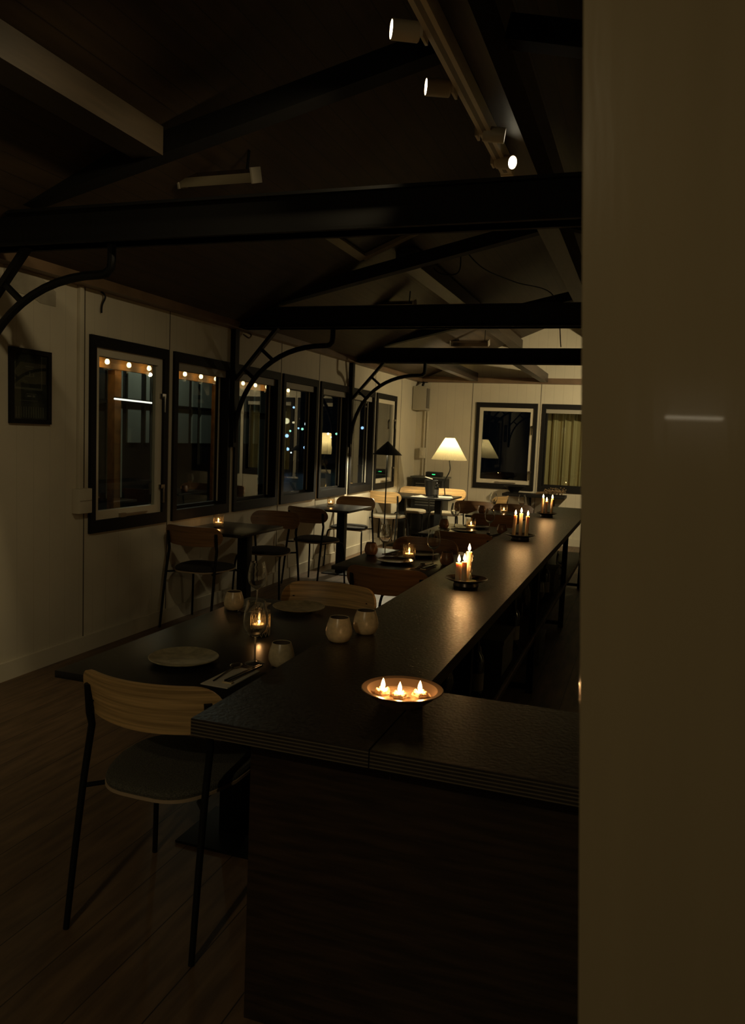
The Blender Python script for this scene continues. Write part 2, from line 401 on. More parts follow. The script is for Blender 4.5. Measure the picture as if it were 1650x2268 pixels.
# roof hatch
def slope(u, y, d=0):  # point on the left ceiling slope, u = x, d = drop below the boards
    n = Vector((SL, 0, -1)).normalized(); return Vector((u, y, zc(u)))+n*d
t = thing('roof_hatch', 'pale framed roof hatch in the left ceiling slope beyond the nearest truss', 'roof hatch', (0, 0, 0))
hx0, hx1, hy0, hy1 = -2.27, -1.72, 5.35, 6.1
bm = BM()
for a, b in (((hx0, hy0), (hx1, hy0)), ((hx1, hy0), (hx1, hy1)), ((hx1, hy1), (hx0, hy1)), ((hx0, hy1), (hx0, hy0))):
    bar(bm, slope(a[0], a[1], .015), slope(b[0], b[1], .015), .07, .04, (-SL, 0, 1))
obj('hatch_frame', bm, mat('hatch_paint', (.30, .27, .2), .5), t, False)
bm = BM(); v = [bm.verts.new(slope(x, y, .006)) for x, y in ((hx0, hy0), (hx1, hy0), (hx1, hy1), (hx0, hy1))]; bm.faces.new(v)
obj('hatch_panel', bm, M_black, t, False)

# strip heaters
def heater(cx, cy, cz, label, ln=.42, g=None):
    t = thing('strip_heater', label, 'heater', (cx, cy, cz), 0, 'strip heaters under the ceiling'); h = ln/2
    bm = BM(); R = Matrix.Rotation(math.radians(20), 4, 'X')
    pr = [(-.05, -.028), (.05, -.028), (.05, .02), (.03, .04), (-.03, .04), (-.05, .02)]
    for s0, s1 in ((-h, h),):
        a = [bm.verts.new(R@Vector((s0, y, z))) for y, z in pr]; b = [bm.verts.new(R@Vector((s1, y, z))) for y, z in pr]
        for k in range(6): bm.faces.new((a[k], a[(k+1) % 6], b[(k+1) % 6], b[k]))
        bm.faces.new(a[::-1]); bm.faces.new(b)
    obj('housing', bm, M_heat, t, False)
    bm = BM(); box(bm, -h-.012, -h, -.056, .056, -.034, .046, .003, R); obj('end_cap', bm, M_metalh, t)
    bm = BM(); box(bm, h, h+.012, -.056, .056, -.034, .046, .003, R); obj('end_cap', bm, M_metalh, t)
    for x in (-h+.05, h-.05):
        bm = BM(); bar(bm, (x, 0, .02), (x, .02, zc(cx+x)-cz+.005), .02, .006, (1, 0, 0)); obj('hanging_bracket', bm, M_steel, t, False)
    bm = BM(); tube(bm, [(-h+.1, 0, .04), (-h+.06, .01, .09), (-h+.0, .0, .07), (-h+.04, .02, .03)], .005, 6, smooth_n=5); obj('cable_loop', bm, M_steel, t)
heater(-2.30, 3.9, 2.905, 'long metal strip heater hanging above the nearest truss', .44)
heater(-2.46, 7.55, 2.84, 'metal strip heater seen just above the middle truss beam', .42)
heater(-2.33, 10.5, 2.835, 'metal strip heater hanging nearest the far wall', .50)
# loose cable on the ceiling
bm = BM(); tube(bm, [slope(-1.95, 6.9, .03), slope(-1.9, 7.0, .14), slope(-1.75, 6.95, .20), slope(-1.65, 6.8, .03)], .006, 6, smooth_n=8)
tube(bm, [slope(-1.65, 6.8, .03), slope(-1.6, 7.3, .16), slope(-1.45, 8.1, .20), slope(-1.2, 9.0, .30), (-1.0, 9.24, TZ1+.02)], .006, 6, smooth_n=8)
tag(obj('ceiling_cable', bm, M_steel), 'thin black cable drooping from the ceiling boards behind the middle truss', 'cable')

# ------------------------------------------------------------------ track lights
TRX = -.80
t = thing('light_track', 'long pale ceiling light track running along under the ridge beam', 'light track', (TRX, 0, 2.995))
bm = BM(); box(bm, -.030, .030, 1.0, 4.28, -.045, .024, .003); obj('rail', bm, M_trackw, t)
bm = BM(); box(bm, -.010, .010, 1.02, 4.25, -.0455, -.044); obj('rail_slot', bm, mat('slot', (.25, .21, .15), .5), t, False)
bm = BM(); box(bm, -.034, .034, 4.28, 4.32, -.048, .026, .004); obj('end_cap', bm, M_trackw, t)
def spotlamp(y, d, label, power, target, disc, side=-1, x=TRX, grp='track spots', cone=1.5, z=2.95):
    t = thing('track_spot', label, 'spotlight', (x, y, z), 0, grp)
    d = Vector(d).normalized(); c0 = Vector((-.055 if side < 0 else .0, 0, .012)); q = d.to_track_quat('Z', 'X').to_matrix().to_4x4()
    if side > 0: c0 = Vector((-.01, .0, .0))
    bm = BM(); box(bm, -.042, -.030, -.035, .035, -.02, .06, .003); obj('adapter', bm, M_trackw, t)
    Mt = Matrix.Translation(c0)@q
    bm = BM(); lathe(bm, [(.0, 0), (.030, 0), (.034, .004), (.034, .098), (.031, .100), (.029, .092), (0, .092)], 28)
    bmesh.ops.transform(bm, matrix=Mt, verts=bm.verts); obj('lamp_head', bm, M_trackw, t)
    bm = BM(); lathe(bm, [(0, .0935), (.0285, .0935), (.0285, .0992), (0, .0992)], 24)
    bmesh.ops.transform(bm, matrix=Mt, verts=bm.verts); obj('lens', bm, disc, t)
    bm = BM(); tube(bm, [(-.036, 0, c0.z), tuple(c0)], .008, 8); obj('swivel', bm, M_trackw, t)
    p = Vector((x, y, z))+c0+d*.106
    light('spot_light', 'SPOT', Vector(p)-Vector((x, y, z)), power, (1, .80, .46), .03, Vector(p)-Vector((x, y, z))+Vector(target), cone, .8, t)
spotlamp(2.78, (-1, -.56, -.02), 'pale track spot nearest the top of the picture, glowing at its left end', P_SPOT_WALL, (-1, -.05, -.62), M_disc)
spotlamp(3.24, (-1, -.50, -.02), 'second pale track spot from the top, glowing at its left end', P_SPOT_WALL, (-1, .3, -.62), M_disc)
spotlamp(3.70, (1, .2, -.12), 'third pale track spot, turned right with a thin bright rim', 3.0, (1, .1, -.6), M_discdim, 1)
spotlamp(4.08, (.85, -.50, -.26), 'last track spot at the far track end, glaring towards the viewer', 6.0, (.8, -.2, -.8), M_disc, 1)
# unseen track and spots added behind the viewer to light chair, floor and column
t = thing('light_track', 'added unseen stretch of pale light track behind the viewer', 'light track', (TRX, 0, 2.995))
bm = BM(); box(bm, -.030, .030, -2.6, .4, -.045, .024, .003); obj('rail', bm, M_trackw, t)
spotlamp(-1.9, (.3, .8, -.6), 'added unseen track spot behind the viewer turned to the near chair', P_REAR_FILL, (-.35, 3.2, -2.2), M_disc)
spotlamp(-.9, (-.6, .3, -.7), 'added unseen track spot behind the viewer turned down to the left floor', P_REAR_FILL*.6, (-.8, 1.0, -2.0), M_disc)
spotlamp(-2.4, (.8, .8, -.5), 'added unseen track spot behind the viewer turned to the column', P_REAR_FILL*.10, (1.0, 3.2, -1.5), M_disc)

t = thing('light_track', 'added unseen light track under the right ceiling slope, behind the column', 'light track', (.35, 0, 2.425))  # unseen track added to carry the fill spots for the far end
bm = BM(); box(bm, -.030, .030, 9.4, 10.9, -.045, .024, .003); obj('rail', bm, M_trackw, t)
for y in (9.6, 10.7):
    bm = BM(); tube(bm, [(0, y, .024), (0, y, zc(.35)-2.425+.005)], .006, 6); obj('hanger', bm, M_trackw, t)
spotlamp(9.75, (-.5, .8, -.3), 'added unseen track spot washing the far wall, behind the column', P_FAR_FILL, (-1.15, 1.0, -.30), M_disc, -1, .35, 'added far track spots', 1.9, 2.38)
spotlamp(10.5, (-.9, .1, -.35), 'added unseen track spot washing the far window corner, behind the column', P_FAR_FILL*.35, (-1.0, -.20, -.36), M_disc, -1, .35, 'added far track spots', 1.7, 2.38)

# ------------------------------------------------------------------ column in the foreground
M_col = mat('glossy_column_paint', (.335, .265, .155), .16, var=.04, bump=.10, scale=(7, 7, .7), ns=2.2, coat=.35, spec=.5)
t = thing('column', 'broad glossy beige column filling the right side of the view', 'column', (-.060, .82, 0))
bm = BM(); box(bm, 0, .34, 0, .30, 0, ZW+.95, .0012)
o = obj('shaft', bm, M_col, t, False)
t.rotation_euler = (0, math.radians(-3.43), 0); t.location.x = .030

t = thing('unseen_wall_lamp', 'small bar lamp on the rear wall, mirrored as a streak on the column', 'lamp', (.235, YR, 1.725))
bm = BM(); box(bm, -.17, .17, .0, .05, -.02, .02, .003); obj('lamp_body', bm, M_trackw, t)
bm = BM(); box(bm, -.15, .15, .05, .058, -.008, .008); obj('light_bar', bm, emit('bar_glow', (1, .85, .6), 7.0), t, False)

# ------------------------------------------------------------------ counter
CX0, CX1, CZ = -1.0, -.54, .85
def ply_board(name, x0, x1, y0, y1, label, ztop=CZ, th=.042):
    t = thing(name, label, 'worktop', (x0, y0, ztop-th))
    bm = BM(); box(bm, 0, x1-x0, 0, y1-y0, 0, th-.0012); obj('board', bm, M_ply, t, False)
    bm = BM(); box(bm, .0006, x1-x0-.0006, .0006, y1-y0-.0006, th-.0012, th); obj('laminate', bm, M_ctop, t, False)
    return t
ply_board('worktop', CX0, CX1-.0015, 1.62, 8.95, 'long black-topped plywood counter top running away with candle trays on it')
ply_board('worktop', CX1+.0015, .75, 1.62, 2.085, 'short black-topped plywood counter top passing behind the column')
t = thing('counter_cabinet', 'dark oak-panelled counter base in front, under the two board tops', 'counter', (0, 0, 0))
zt = CZ-.042
bm = BM(); box(bm, -.905, .70, 1.755, 1.775, 0, zt, .001); obj('front_panel', bm, M_cab, t, False)
bm = BM(); box(bm, -.905, -.885, 1.775, 2.01, 0, zt, .001); obj('side_panel', bm, M_cab, t, False)
bm = BM(); box(bm, -.885, .70, 1.99, 2.01, 0, zt); obj('back_panel', bm, M_black, t, False)
# open shelf frame under the long top
t = thing('shelf_rack', 'black open shelf frame carrying the long counter top', 'shelf unit', (0, 0, 0))
PY = [2.9, 4.86, 6.76, 8.72]
for y in PY:
    bm = BM(); box(bm, -.61, -.57, y-.02, y+.02, 0, zt); obj('post', bm, M_steel, t, False)
    bm = BM(); box(bm, -.95, -.91, y-.02, y+.02, 0, zt); obj('post', bm, M_steel, t, False)
    bm = BM(); box(bm, -.91, -.61, y-.015, y+.015, .02, .05); obj('foot_rail', bm, M_steel, t, False)
bm = BM(); box(bm, -.93, -.572, 2.03, 8.85, .335, .372); obj('shelf_board', bm, M_cab, t, False)
bm = BM(); box(bm, -.596, -.566, 2.9, 8.85, zt-.03, zt); box(bm, -.94, -.91, 2.9, 8.85, zt-.03, zt); obj('top_rail', bm, M_steel, t, False)
bm = BM(); box(bm, -.964, -.952, 2.03, 8.85, .05, zt); obj('back_board', bm, M_black, t, False)
bm = BM(); box(bm, -.578, -.566, 2.4, 8.85, .372, .385); obj('shelf_lip', bm, mat('pale_shelf_edge', (.24, .19, .14), .5, var=.3), t, False)  # lip a lighter brown than the shelf board, tone varied

# ------------------------------------------------------------------ glass and table ware (prototypes, moved or copied)
used = set()
def place(proto, loc, rz, label, group=None):
    if proto.name not in used:
        used.add(proto.name); proto.location = loc; proto.rotation_euler = (0, 0, rz); proto['label'] = label
        if group: proto['group'] = group
        return proto
    return dup(proto, loc, rz, label, group)
# wine glass
wg = thing('wine_glass', '', 'wine glass')
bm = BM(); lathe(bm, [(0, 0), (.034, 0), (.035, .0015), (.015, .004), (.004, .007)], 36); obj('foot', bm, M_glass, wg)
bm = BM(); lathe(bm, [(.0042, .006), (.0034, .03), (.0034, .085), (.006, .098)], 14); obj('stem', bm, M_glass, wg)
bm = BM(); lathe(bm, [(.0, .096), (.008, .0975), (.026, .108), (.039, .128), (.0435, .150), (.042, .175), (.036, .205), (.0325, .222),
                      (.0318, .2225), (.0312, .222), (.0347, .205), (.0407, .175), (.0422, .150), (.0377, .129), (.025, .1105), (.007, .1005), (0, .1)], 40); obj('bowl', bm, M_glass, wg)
# ceramic cup
def make_cup(m, nm='ceramic_cup'):
    t = thing(nm, '', 'cup')
    bm = BM(); lathe(bm, [(0, 0), (.026, 0), (.036, .006), (.0445, .024), (.0455, .038), (.041, .060), (.0335, .082), (.0325, .0845), (.031, .083)], 36); obj('cup_body', bm, m, t)
    bm = BM(); lathe(bm, [(.031, .083), (.0365, .062), (.0405, .040), (.037, .020), (.02, .010), (0, .009)], 32); obj('cup_inside', bm, M_cupin, t)
    return t
cupA = make_cup(M_cup); cupB = make_cup(M_cupdark)
# plates
def make_plate(m):
    t = thing('dinner_plate', '', 'plate')
    bm = BM(); lathe(bm, [(0, 0), (.058, 0), (.062, .004), (.100, .010), (.119, .0165), (.1205, .019), (.118, .0205), (.098, .0145), (.064, .009), (0, .008)], 56)
    for v in bm.verts:
        a = math.atan2(v.co.y, v.co.x); r = math.hypot(v.co.x, v.co.y)
        k = 1+.008*math.sin(3*a+1)*(r/.12)**2; v.co.x *= k; v.co.y *= k
    obj('plate_body', bm, m, t)
    bm = BM(); lathe(bm, [(.046, -.0001), (.052, -.0001), (.052, .002), (.046, .002)], 40); obj('foot_ring', bm, M_cupin, t)
    return t
plA = make_plate(M_plate); plB = make_plate(M_platedark)
# glass candle holder
def make_votive():
    t = thing('candle_glass', '', 'candle holder')
    bm = BM()
    lathe(bm, [(0, 0), (.037, 0), (.0405, .003), (.041, .05), (.042, .102), (.0412, .1038), (.0395, .102), (.038, .055), (.036, .020), (0, .018)], 32)
    gw = obj('glass_wall', bm, M_cut, t)
    bm = BM()   # cut diamond pattern: raised crossing ribs
    for k in range(14):
        for sgn in (1, -1):
            pts = []
            for q in range(6):
                a = 2*PI*k/14+sgn*q*.16; z = .004+q*.0155; pts.append((.0415*math.cos(a), .0415*math.sin(a), z))
            tube(bm, pts, .0008, 4, False)
    obj('cut_pattern', bm, M_rib, gw)
    bm = BM(); lathe(bm, [(0, .0185), (.030, .0185), (.032, .040), (.030, .043), (.012, .040), (0, .0395)], 24); obj('wax', bm, mat('tea_wax', (.85, .72, .52), .5), t)
    bm = BM(); lathe(bm, [(0, .043), (.0030, .046), (.0042, .051), (.0028, .057), (.001, .063), (0, .065)], 12); obj('flame', bm, M_flamecore, t)
    light('candle_light', 'POINT', (0, 0, .056), P_CANDLE, FLAME, .006, None, parent=t)
    return t
votive = make_votive()
# napkin set: paper, spoon, chopsticks, rest
def make_napkin(m):
    t = thing('napkin', '', 'napkin')
    bm = BM(); box(bm, -.05, .05, -.105, .105, 0, .0022, .0006); obj('folded_paper', bm, m, t)
    bm = BM(); box(bm, -.047, .050, -.1055, .100, .0022, .0034, .0005); obj('top_fold', bm, m, t)
    return t
napA = make_napkin(M_paper); napB = make_napkin(M_napdark)
sp = thing('spoon', '', 'spoon')
bm = BM(); tube(bm, [(0, -.10, .002), (0, -.05, .003), (0, .02, .006), (0, .045, .005)], [.0028, .0026, .0024, .0032], 8)
obj('spoon_handle', bm, M_chop, sp)
bm = BM(); lathe(bm, [(0, 0), (.012, .0015), (.0185, .006), (.0205, .0105), (.0195, .0105), (.0175, .0068), (.011, .003), (0, .0018)], 22)
bmesh.ops.transform(bm, matrix=Matrix.Translation((0, .068, -.0))@Matrix.Diagonal((1, 1.35, .8, 1)), verts=bm.verts); obj('spoon_bowl', bm, M_spoon, sp)
ch = thing('chopsticks', '', 'chopsticks')
for x in (-.005, .005):
    bm = BM(); bar(bm, (x, -.10, .0095), (x*.9, .115, .0045), .0058, .0058); obj('stick', bm, M_chop, ch, False)
cr = thing('chopstick_rest', '', 'chopstick rest')
bm = BM(); box(bm, -.018, .018, -.007, .007, 0, .0062, .0022); obj('rest_body', bm, M_cup, cr)
bm = BM(); box(bm, -.012, .012, -.003, .003, .0058, .0066); obj('groove', bm, M_cupin, cr, False)

G_wg, G_cup, G_pl, G_cd, G_np = 'wine glasses on the tables', 'ceramic cups', 'dinner plates laid on the tables', 'candle glasses on the tables', 'folded napkins'
TZ = .74
def place_setting(x, y, rz, proto_n, lab, z=TZ, extras=True):
    place(proto_n, (x, y, z), rz, 'folded paper napkin '+lab, G_np)
    if extras:
        c, s = math.cos(rz), math.sin(rz); q = lambda u, v: (x+c*u-s*v, y+s*u+c*v, z+.0034)
        place(sp, q(-.034, .030), rz+.10, 'black-handled spoon on the napkin '+lab, 'spoons on napkins')
        place(cr, q(.026, -.065), rz, 'small ceramic chopstick rest on the napkin '+lab, 'chopstick rests')
        place(ch, q(.026, .030), rz-.02, 'black chopsticks on the napkin '+lab, 'chopstick pairs')

# ------------------------------------------------------------------ tables
tables = {}
def table(key, x0, x1, y0, y1, label, ped, group, z=TZ):
    """ped: list of (x, y) pedestal centres"""
    t = thing('dining_table', label, 'table', ((x0+x1)/2, (y0+y1)/2, 0), 0, group); cx, cy = (x0+x1)/2, (y0+y1)/2
    hx, hy = (x1-x0)/2, (y1-y0)/2
    bm = BM(); box(bm, -hx, hx, -hy, hy, z-.025, z, .003); obj('table_top', bm, M_ttop, t)
    for px, py in ped:
        px -= cx; py -= cy
        bm = BM(); box(bm, px-.045, px+.045, py-.045, py+.045, .008, z-.03, .002); obj('pedestal', bm, M_steel, t)
        bm = BM(); box(bm, px-.17, px+.17, py-.15, py+.15, 0, .010, .002); obj('base_plate', bm, M_steel, t)
        bm = BM(); box(bm, px-.14, px+.14, py-.14, py+.14, z-.031, z-.025); obj('mounting_plate', bm, M_steel, t, False)
    return t
TG = 'black tables along the counter'; WG = 'black tables along the window wall'
T1 = table('T1', -1.79, -1.01, 2.06, 3.42, 'nearest black table, laid for two beside the counter, with two plates', [(-1.40, 2.60)], TG)
table('T2', -1.80, -1.01, 4.50, 5.42, 'second black table along the counter, with candle glass and two wine glasses', [(-1.42, 4.95)], TG)
table('T3', -1.81, -1.01, 6.49, 7.42, 'third black table along the counter, behind the brown chair backs', [(-1.42, 6.95)], TG)
table('T4', -1.82, -1.01, 8.41, 9.20, 'fourth and farthest black table along the counter', [(-1.42, 8.8)], TG)
table('W1', -3.52, -2.93, 5.42, 6.17, 'nearest small black table under the windows with a candle glass', [(-3.12, 5.84)], WG)
table('W2', -3.52, -2.96, 7.84, 8.58, 'second small black table under the windows with a candle glass', [(-3.17, 8.20)], WG)
table('W3', -3.50, -2.47, 10.40, 11.14, 'far corner table under the windows carrying a black bucket and bottle', [(-3.25, 10.78), (-2.72, 10.78)], WG)

# ------------------------------------------------------------------ chairs
def make_chair(mb, mf, label=''):
    t = thing('dining_chair', label, 'chair')
    # curved backrest shell with rounded ends
    bm = BM(); nu, nv = 28, 8; A, H, zc_ = .250, .080, .728; R = .075
    def pt(i, j, side):
        u = -1+2*i/nu; x = A*math.sin(u*PI/2)
        d = max(0, (abs(x)-(A-R))/R); hh = H*(1-.08*(x/A)**2)*math.sqrt(max(0.0, 1-min(1, d)**2.2)) if d < 1 else 0
        v = -1+2*j/nv; z = zc_+v*hh-.010*(x/A)**2*(1 if v > 0 else -1)*0+.004*(x/A)**2
        y = -.205+.085*(x/A)**2-.020*(z-zc_)/H
        n = Vector((-2*.085*x/A/A, 1, 0)).normalized()
        return Vector((x, y, z))+n*(.006 if side else -.006)
    g = [[[bm.verts.new(pt(i, j, s)) for j in range(nv+1)] for i in range(nu+1)] for s in (0, 1)]
    for s in (0, 1):
        for i in range(nu):
            for j in range(nv): bm.faces.new((g[s][i][j], g[s][i+1][j], g[s][i+1][j+1], g[s][i][j+1]))
    for i in range(nu):
        for j in (0, nv): bm.faces.new((g[0][i][j], g[0][i+1][j], g[1][i+1][j], g[1][i][j]))
    for j in range(nv):
        for i in (0, nu): bm.faces.new((g[0][i][j], g[0][i][j+1], g[1][i][j+1], g[1][i][j]))
    bmesh.ops.remove_doubles(bm, verts=bm.verts, dist=.0002)
    back = obj('backrest', bm, mb, t)
    # seat: ply shell and cushion
    def seat_poly(k):
        P = []
        for q in range(40):
            a = 2*PI*q/40; c, s = math.cos(a), math.sin(a); e = .54
            x = abs(c)**e*math.copysign(1, c); y = abs(s)**e*math.copysign(1, s)
            P.append(((.225 if y > 0 else .225-.05*abs(y))*x*k*(1-.04*(1-y)), .015+.215*y*k))
        return P
    bm = BM(); prism(bm, seat_poly(1.0), .442, .452)
    shell = obj('seat_shell', bm, M_ply_light, t)
    bm = BM(); rings = []
    for k, z in ((.985, .452), (.995, .462), (.975, .472), (.90, .478), (.6, .476), (.25, .474)):
        rings.append([bm.verts.new((x, y, z)) for x, y in seat_poly(k)])
    for a, b in zip(rings, rings[1:]):
        for q in range(40): bm.faces.new((a[q], a[(q+1) % 40], b[(q+1) % 40], b[q]))
    bm.faces.new(rings[0][::-1]); bm.faces.new(rings[-1]); obj('seat_cushion', bm, mf, shell)
    for s in (-1, 1):
        bm = BM(); tube(bm, [(s*.222, -.24, 0), (s*.218, -.205, .25), (s*.214, -.172, .46), (s*.211, -.140, .62), (s*.211, -.150, .66), (s*.211, -.154, .70), (s*.211, -.160, .755)],
                        [.0095, .0105, .011, .0115, .0125, .0125, .012], 12); obj('leg', bm, M_steel, t)
        bm = BM(); tube(bm, [(s*.235, .245, 0), (s*.222, .232, .30), (s*.214, .215, .40), (s*.205, .185, .428), (s*.18, .12, .434)], .0095, 10, smooth_n=4); obj('leg', bm, M_steel, t)
    bm = BM(); tube(bm, [(-.216, -.176, .434), (-.17, -.13, .434), (-.16, .13, .434)], .008, 8); tube(bm, [(.216, -.176, .434), (.17, -.13, .434), (.16, .13, .434)], .008, 8)
    tube(bm, [(-.18, .12, .434), (.18, .12, .434)], .008, 8); obj('seat_frame', bm, M_steel, t)
    bm = BM()
    for s in (-1, 1):
        for z in (.70, .735): lathe(bm, [(0, 0), (.006, .0), (.006, .003), (0, .004)], 10, (s*.195, -.150, z))
    obj('screw_caps', bm, M_steel, back)
    return t
chA = make_chair(M_oak, M_fabric); chB = make_chair(M_walnut, M_fabdark); chC = make_chair(M_oak, M_fablit)
def back_at(xc, yb, a=0, near=True):
    """chair whose rear leg feet are at yb; near chairs face away from the viewer (+y), far ones face the viewer"""
    return ((xc, yb+.24, 0), a) if near else ((xc, yb-.24, 0), PI+a)
def ch_(proto, xc, yb, label, grp, a=0, near=True):
    l, r = back_at(xc, yb, a, near); return place(proto, l, r, label, grp)
CG = 'wooden chairs at the counter tables'; WGc = 'wooden chairs at the window tables'
ch_(chA, -1.365, 1.88, 'nearest oak-backed chair with grey seat, pushed under the nearest table', CG)
ch_(chA, -1.43, 3.66, 'oak-backed chair facing the viewer across the nearest table', CG, 0, False)
ch_(chB, -1.36, 4.17, 'brown-backed chair seen from behind at the second counter table', CG)
ch_(chB, -1.50, 5.72, 'brown-backed chair facing the viewer behind the second counter table', CG, 0, False)
ch_(chB, -1.36, 6.16, 'brown-backed chair seen from behind at the third counter table', CG)
ch_(chB, -1.42, 7.90, 'brown-backed chair seen from behind at the fourth counter table', CG)
ch_(chB, -1.46, 9.50, 'right one of the two brown chairs beyond the fourth counter table', CG, 0, False)
ch_(chB, -1.93, 9.55, 'left one of the two brown chairs beyond the fourth counter table', CG, .1, False)
ch_(chB, -3.265, 5.17, 'dark brown chair seen from behind at the nearest window table', WGc, .0)
ch_(chB, -3.24, 6.76, 'dark brown chair at the far side of the nearest window table', WGc, .02, False)
ch_(chB, -3.19, 7.23, 'dark brown chair seen from behind at the second window table', WGc, -.22)
ch_(chB, -3.28, 9.03, 'dark brown chair at the far side of the second window table', WGc, 0, False)
ch_(chC, -3.33, 10.10, 'oak chair with lamplit seat, seen from behind at the far corner table, beside the cone lamp', WGc, -.10)
ch_(chC, -3.27, 11.62, 'left one of the two oak chairs with lamplit seats behind the far corner table', WGc, 0, False)
ch_(chC, -2.74, 11.62, 'right one of the two oak chairs with lamplit seats behind the far corner table', WGc, 0, False)
l = ch_(chC, 0, 0, 'oak chair with lamplit seat turned sideways near the wall shelf', WGc); l.location = (-1.98, 10.75, 0); l.rotation_euler = (0, 0, 1.35)

# ------------------------------------------------------------------ what stands on the tables
# nearest table
place(plA, (-1.475, 2.335, TZ), 0, 'stoneware plate in front of the nearest chair', G_pl)
place(plA, (-1.46, 3.27, TZ), 1, 'stoneware plate at the far side of the nearest table', G_pl)
place_setting(-1.238, 2.248, -.04, napA, 'right of the nearest plate')
place_setting(-1.66, 3.22, .2+PI, napA, 'left of the far plate on the nearest table')
place(wg, (-1.245, 2.425, TZ), 0, 'wine glass nearest the viewer, in front of the candle glass', G_wg)
place(wg, (-1.625, 3.17, TZ), 0, 'wine glass rising behind the nearest candle glass', G_wg)
place(cupA, (-1.150, 2.44, TZ), 0, 'cream cup beside the nearest wine glass, half behind the counter edge', G_cup)
place(cupA, (-1.72, 3.13, TZ), 0, 'cream cup at the left far side of the nearest table', G_cup)
place(votive, (-1.405, 2.77, TZ), 0, 'lit candle glass in the middle of the nearest table', G_cd)
place(cupA, (-.945, 2.455, CZ), 0, 'left one of the two cream cups on the counter', G_cup)
place(cupA, (-.900, 2.60, CZ), 0, 'right one of the two cream cups on the counter', G_cup)
# second counter table
place(plB, (-1.49, 4.83, TZ), 0, 'dark plate in front of the candle glass on the second counter table', G_pl)
place(plB, (-1.42, 5.22, TZ), 0, 'dark plate at the far side of the second counter table', G_pl)
place(votive, (-1.445, 5.0, TZ), .3, 'lit candle glass on the second counter table', G_cd)
place(cupB, (-1.735, 5.06, TZ), 0, 'brown cup on the left of the second counter table', G_cup)
place(cupB, (-1.17, 4.93, TZ), 0, 'brown cup on the right of the second counter table', G_cup)
place(wg, (-1.615, 5.0, TZ), 0, 'left wine glass on the second counter table', G_wg)
place(wg, (-1.255, 4.90, TZ), 0, 'right wine glass on the second counter table', G_wg)
place_setting(-1.27, 4.72, -.1, napB, 'on the near right of the second counter table')
place_setting(-1.60, 5.22, PI-.2, napB, 'on the far left of the second counter table')
# third counter table
place(plB, (-1.48, 6.82, TZ), 0, 'dark plate in front of the candle glass on the third counter table', G_pl)
place(plB, (-1.45, 7.2, TZ), 0, 'dark plate at the far side of the third counter table', G_pl)
place(votive, (-1.455, 7.0, TZ), .9, 'lit candle glass on the third counter table', G_cd)
place(cupB, (-1.70, 6.98, TZ), 0, 'brown cup on the left of the third counter table', G_cup)
place(cupB, (-1.15, 6.88, TZ), 0, 'brown cup on the right of the third counter table', G_cup)
place(wg, (-1.64, 7.15, TZ), 0, 'left wine glass on the third counter table', G_wg)
place(wg, (-1.25, 6.80, TZ), 0, 'right wine glass on the third counter table', G_wg)
place_setting(-1.22, 6.66, -.1, napB, 'on the near right of the third counter table')
place_setting(-1.66, 6.80, .1, napA, 'on the left of the third counter table')
# fourth counter table
place(votive, (-1.465, 8.80, TZ), .2, 'lit candle glass on the fourth counter table', G_cd)
place(wg, (-1.62, 8.98, TZ), 0, 'left wine glass on the fourth counter table', G_wg)
place(wg, (-1.29, 8.95, TZ), 0, 'right wine glass on the fourth counter table', G_wg)
place(cupB, (-1.70, 8.72, TZ), 0, 'brown cup on the left of the fourth counter table', G_cup)
place(plB, (-1.45, 8.60, TZ), 0, 'dark plate on the fourth counter table', G_pl)
# window tables
place(votive, (-3.33, 5.76, TZ), .5, 'lit candle glass on the nearest window table', G_cd)
place(votive, (-3.32, 8.22, TZ), .5, 'lit candle glass on the second window table', G_cd)

# ------------------------------------------------------------------ candle trays on the counter
def flame_at(bm, x, y, z, s=1.0):
    lathe(bm, [(0, z), (.0052*s, z+.005*s), (.0072*s, z+.013*s), (.0055*s, z+.022*s), (.0024*s, z+.031*s), (0, z+.037*s)], 12, (x, y, 0))
def candle(x, y, z, h, label, group, r=.0115, lean=(0, 0), P=None, drip=False):
    t = thing('dinner_candle', label, 'candle', (x, y, z), 0, group)
    bm = BM(); n = 10; pts = [(lean[0]*q/n, lean[1]*q/n, h*q/n) for q in range(n+1)]
    tube(bm, pts, [r*(1.06-.08*q/n) for q in range(n+1)], 16); stick = obj('wax_stick', bm, M_wax, t)
    if drip:
        bm = BM()
        for k in range(9):
            a = random.uniform(-.9, .9); zz = h*random.uniform(.1, .95)
            tube(bm, [((r+.001)*math.cos(a)+lean[0]*zz/h, (r+.001)*math.sin(a), zz), ((r+.0035)*math.cos(a)+lean[0]*zz/h, (r+.0035)*math.sin(a), zz-.008), ((r+.001)*math.cos(a)+lean[0]*zz/h, (r+.001)*math.sin(a), max(.001, zz-.02))], [.002, .003, .0015], 7)
        obj('wax_drips', bm, M_wax, stick)
    bm = BM(); tube(bm, [(lean[0], lean[1], h-.001), (lean[0]+.0008, lean[1], h+.007)], .0008, 6); obj('wick', bm, M_wick, stick)
    bm = BM(); flame_at(bm, lean[0], lean[1], h+.003, 1.0); obj('flame', bm, M_flame, t)
    light('candle_light', 'POINT', (lean[0], lean[1], h+.018), P or P_CANDLE*1.0, FLAME, .006, None, parent=t)
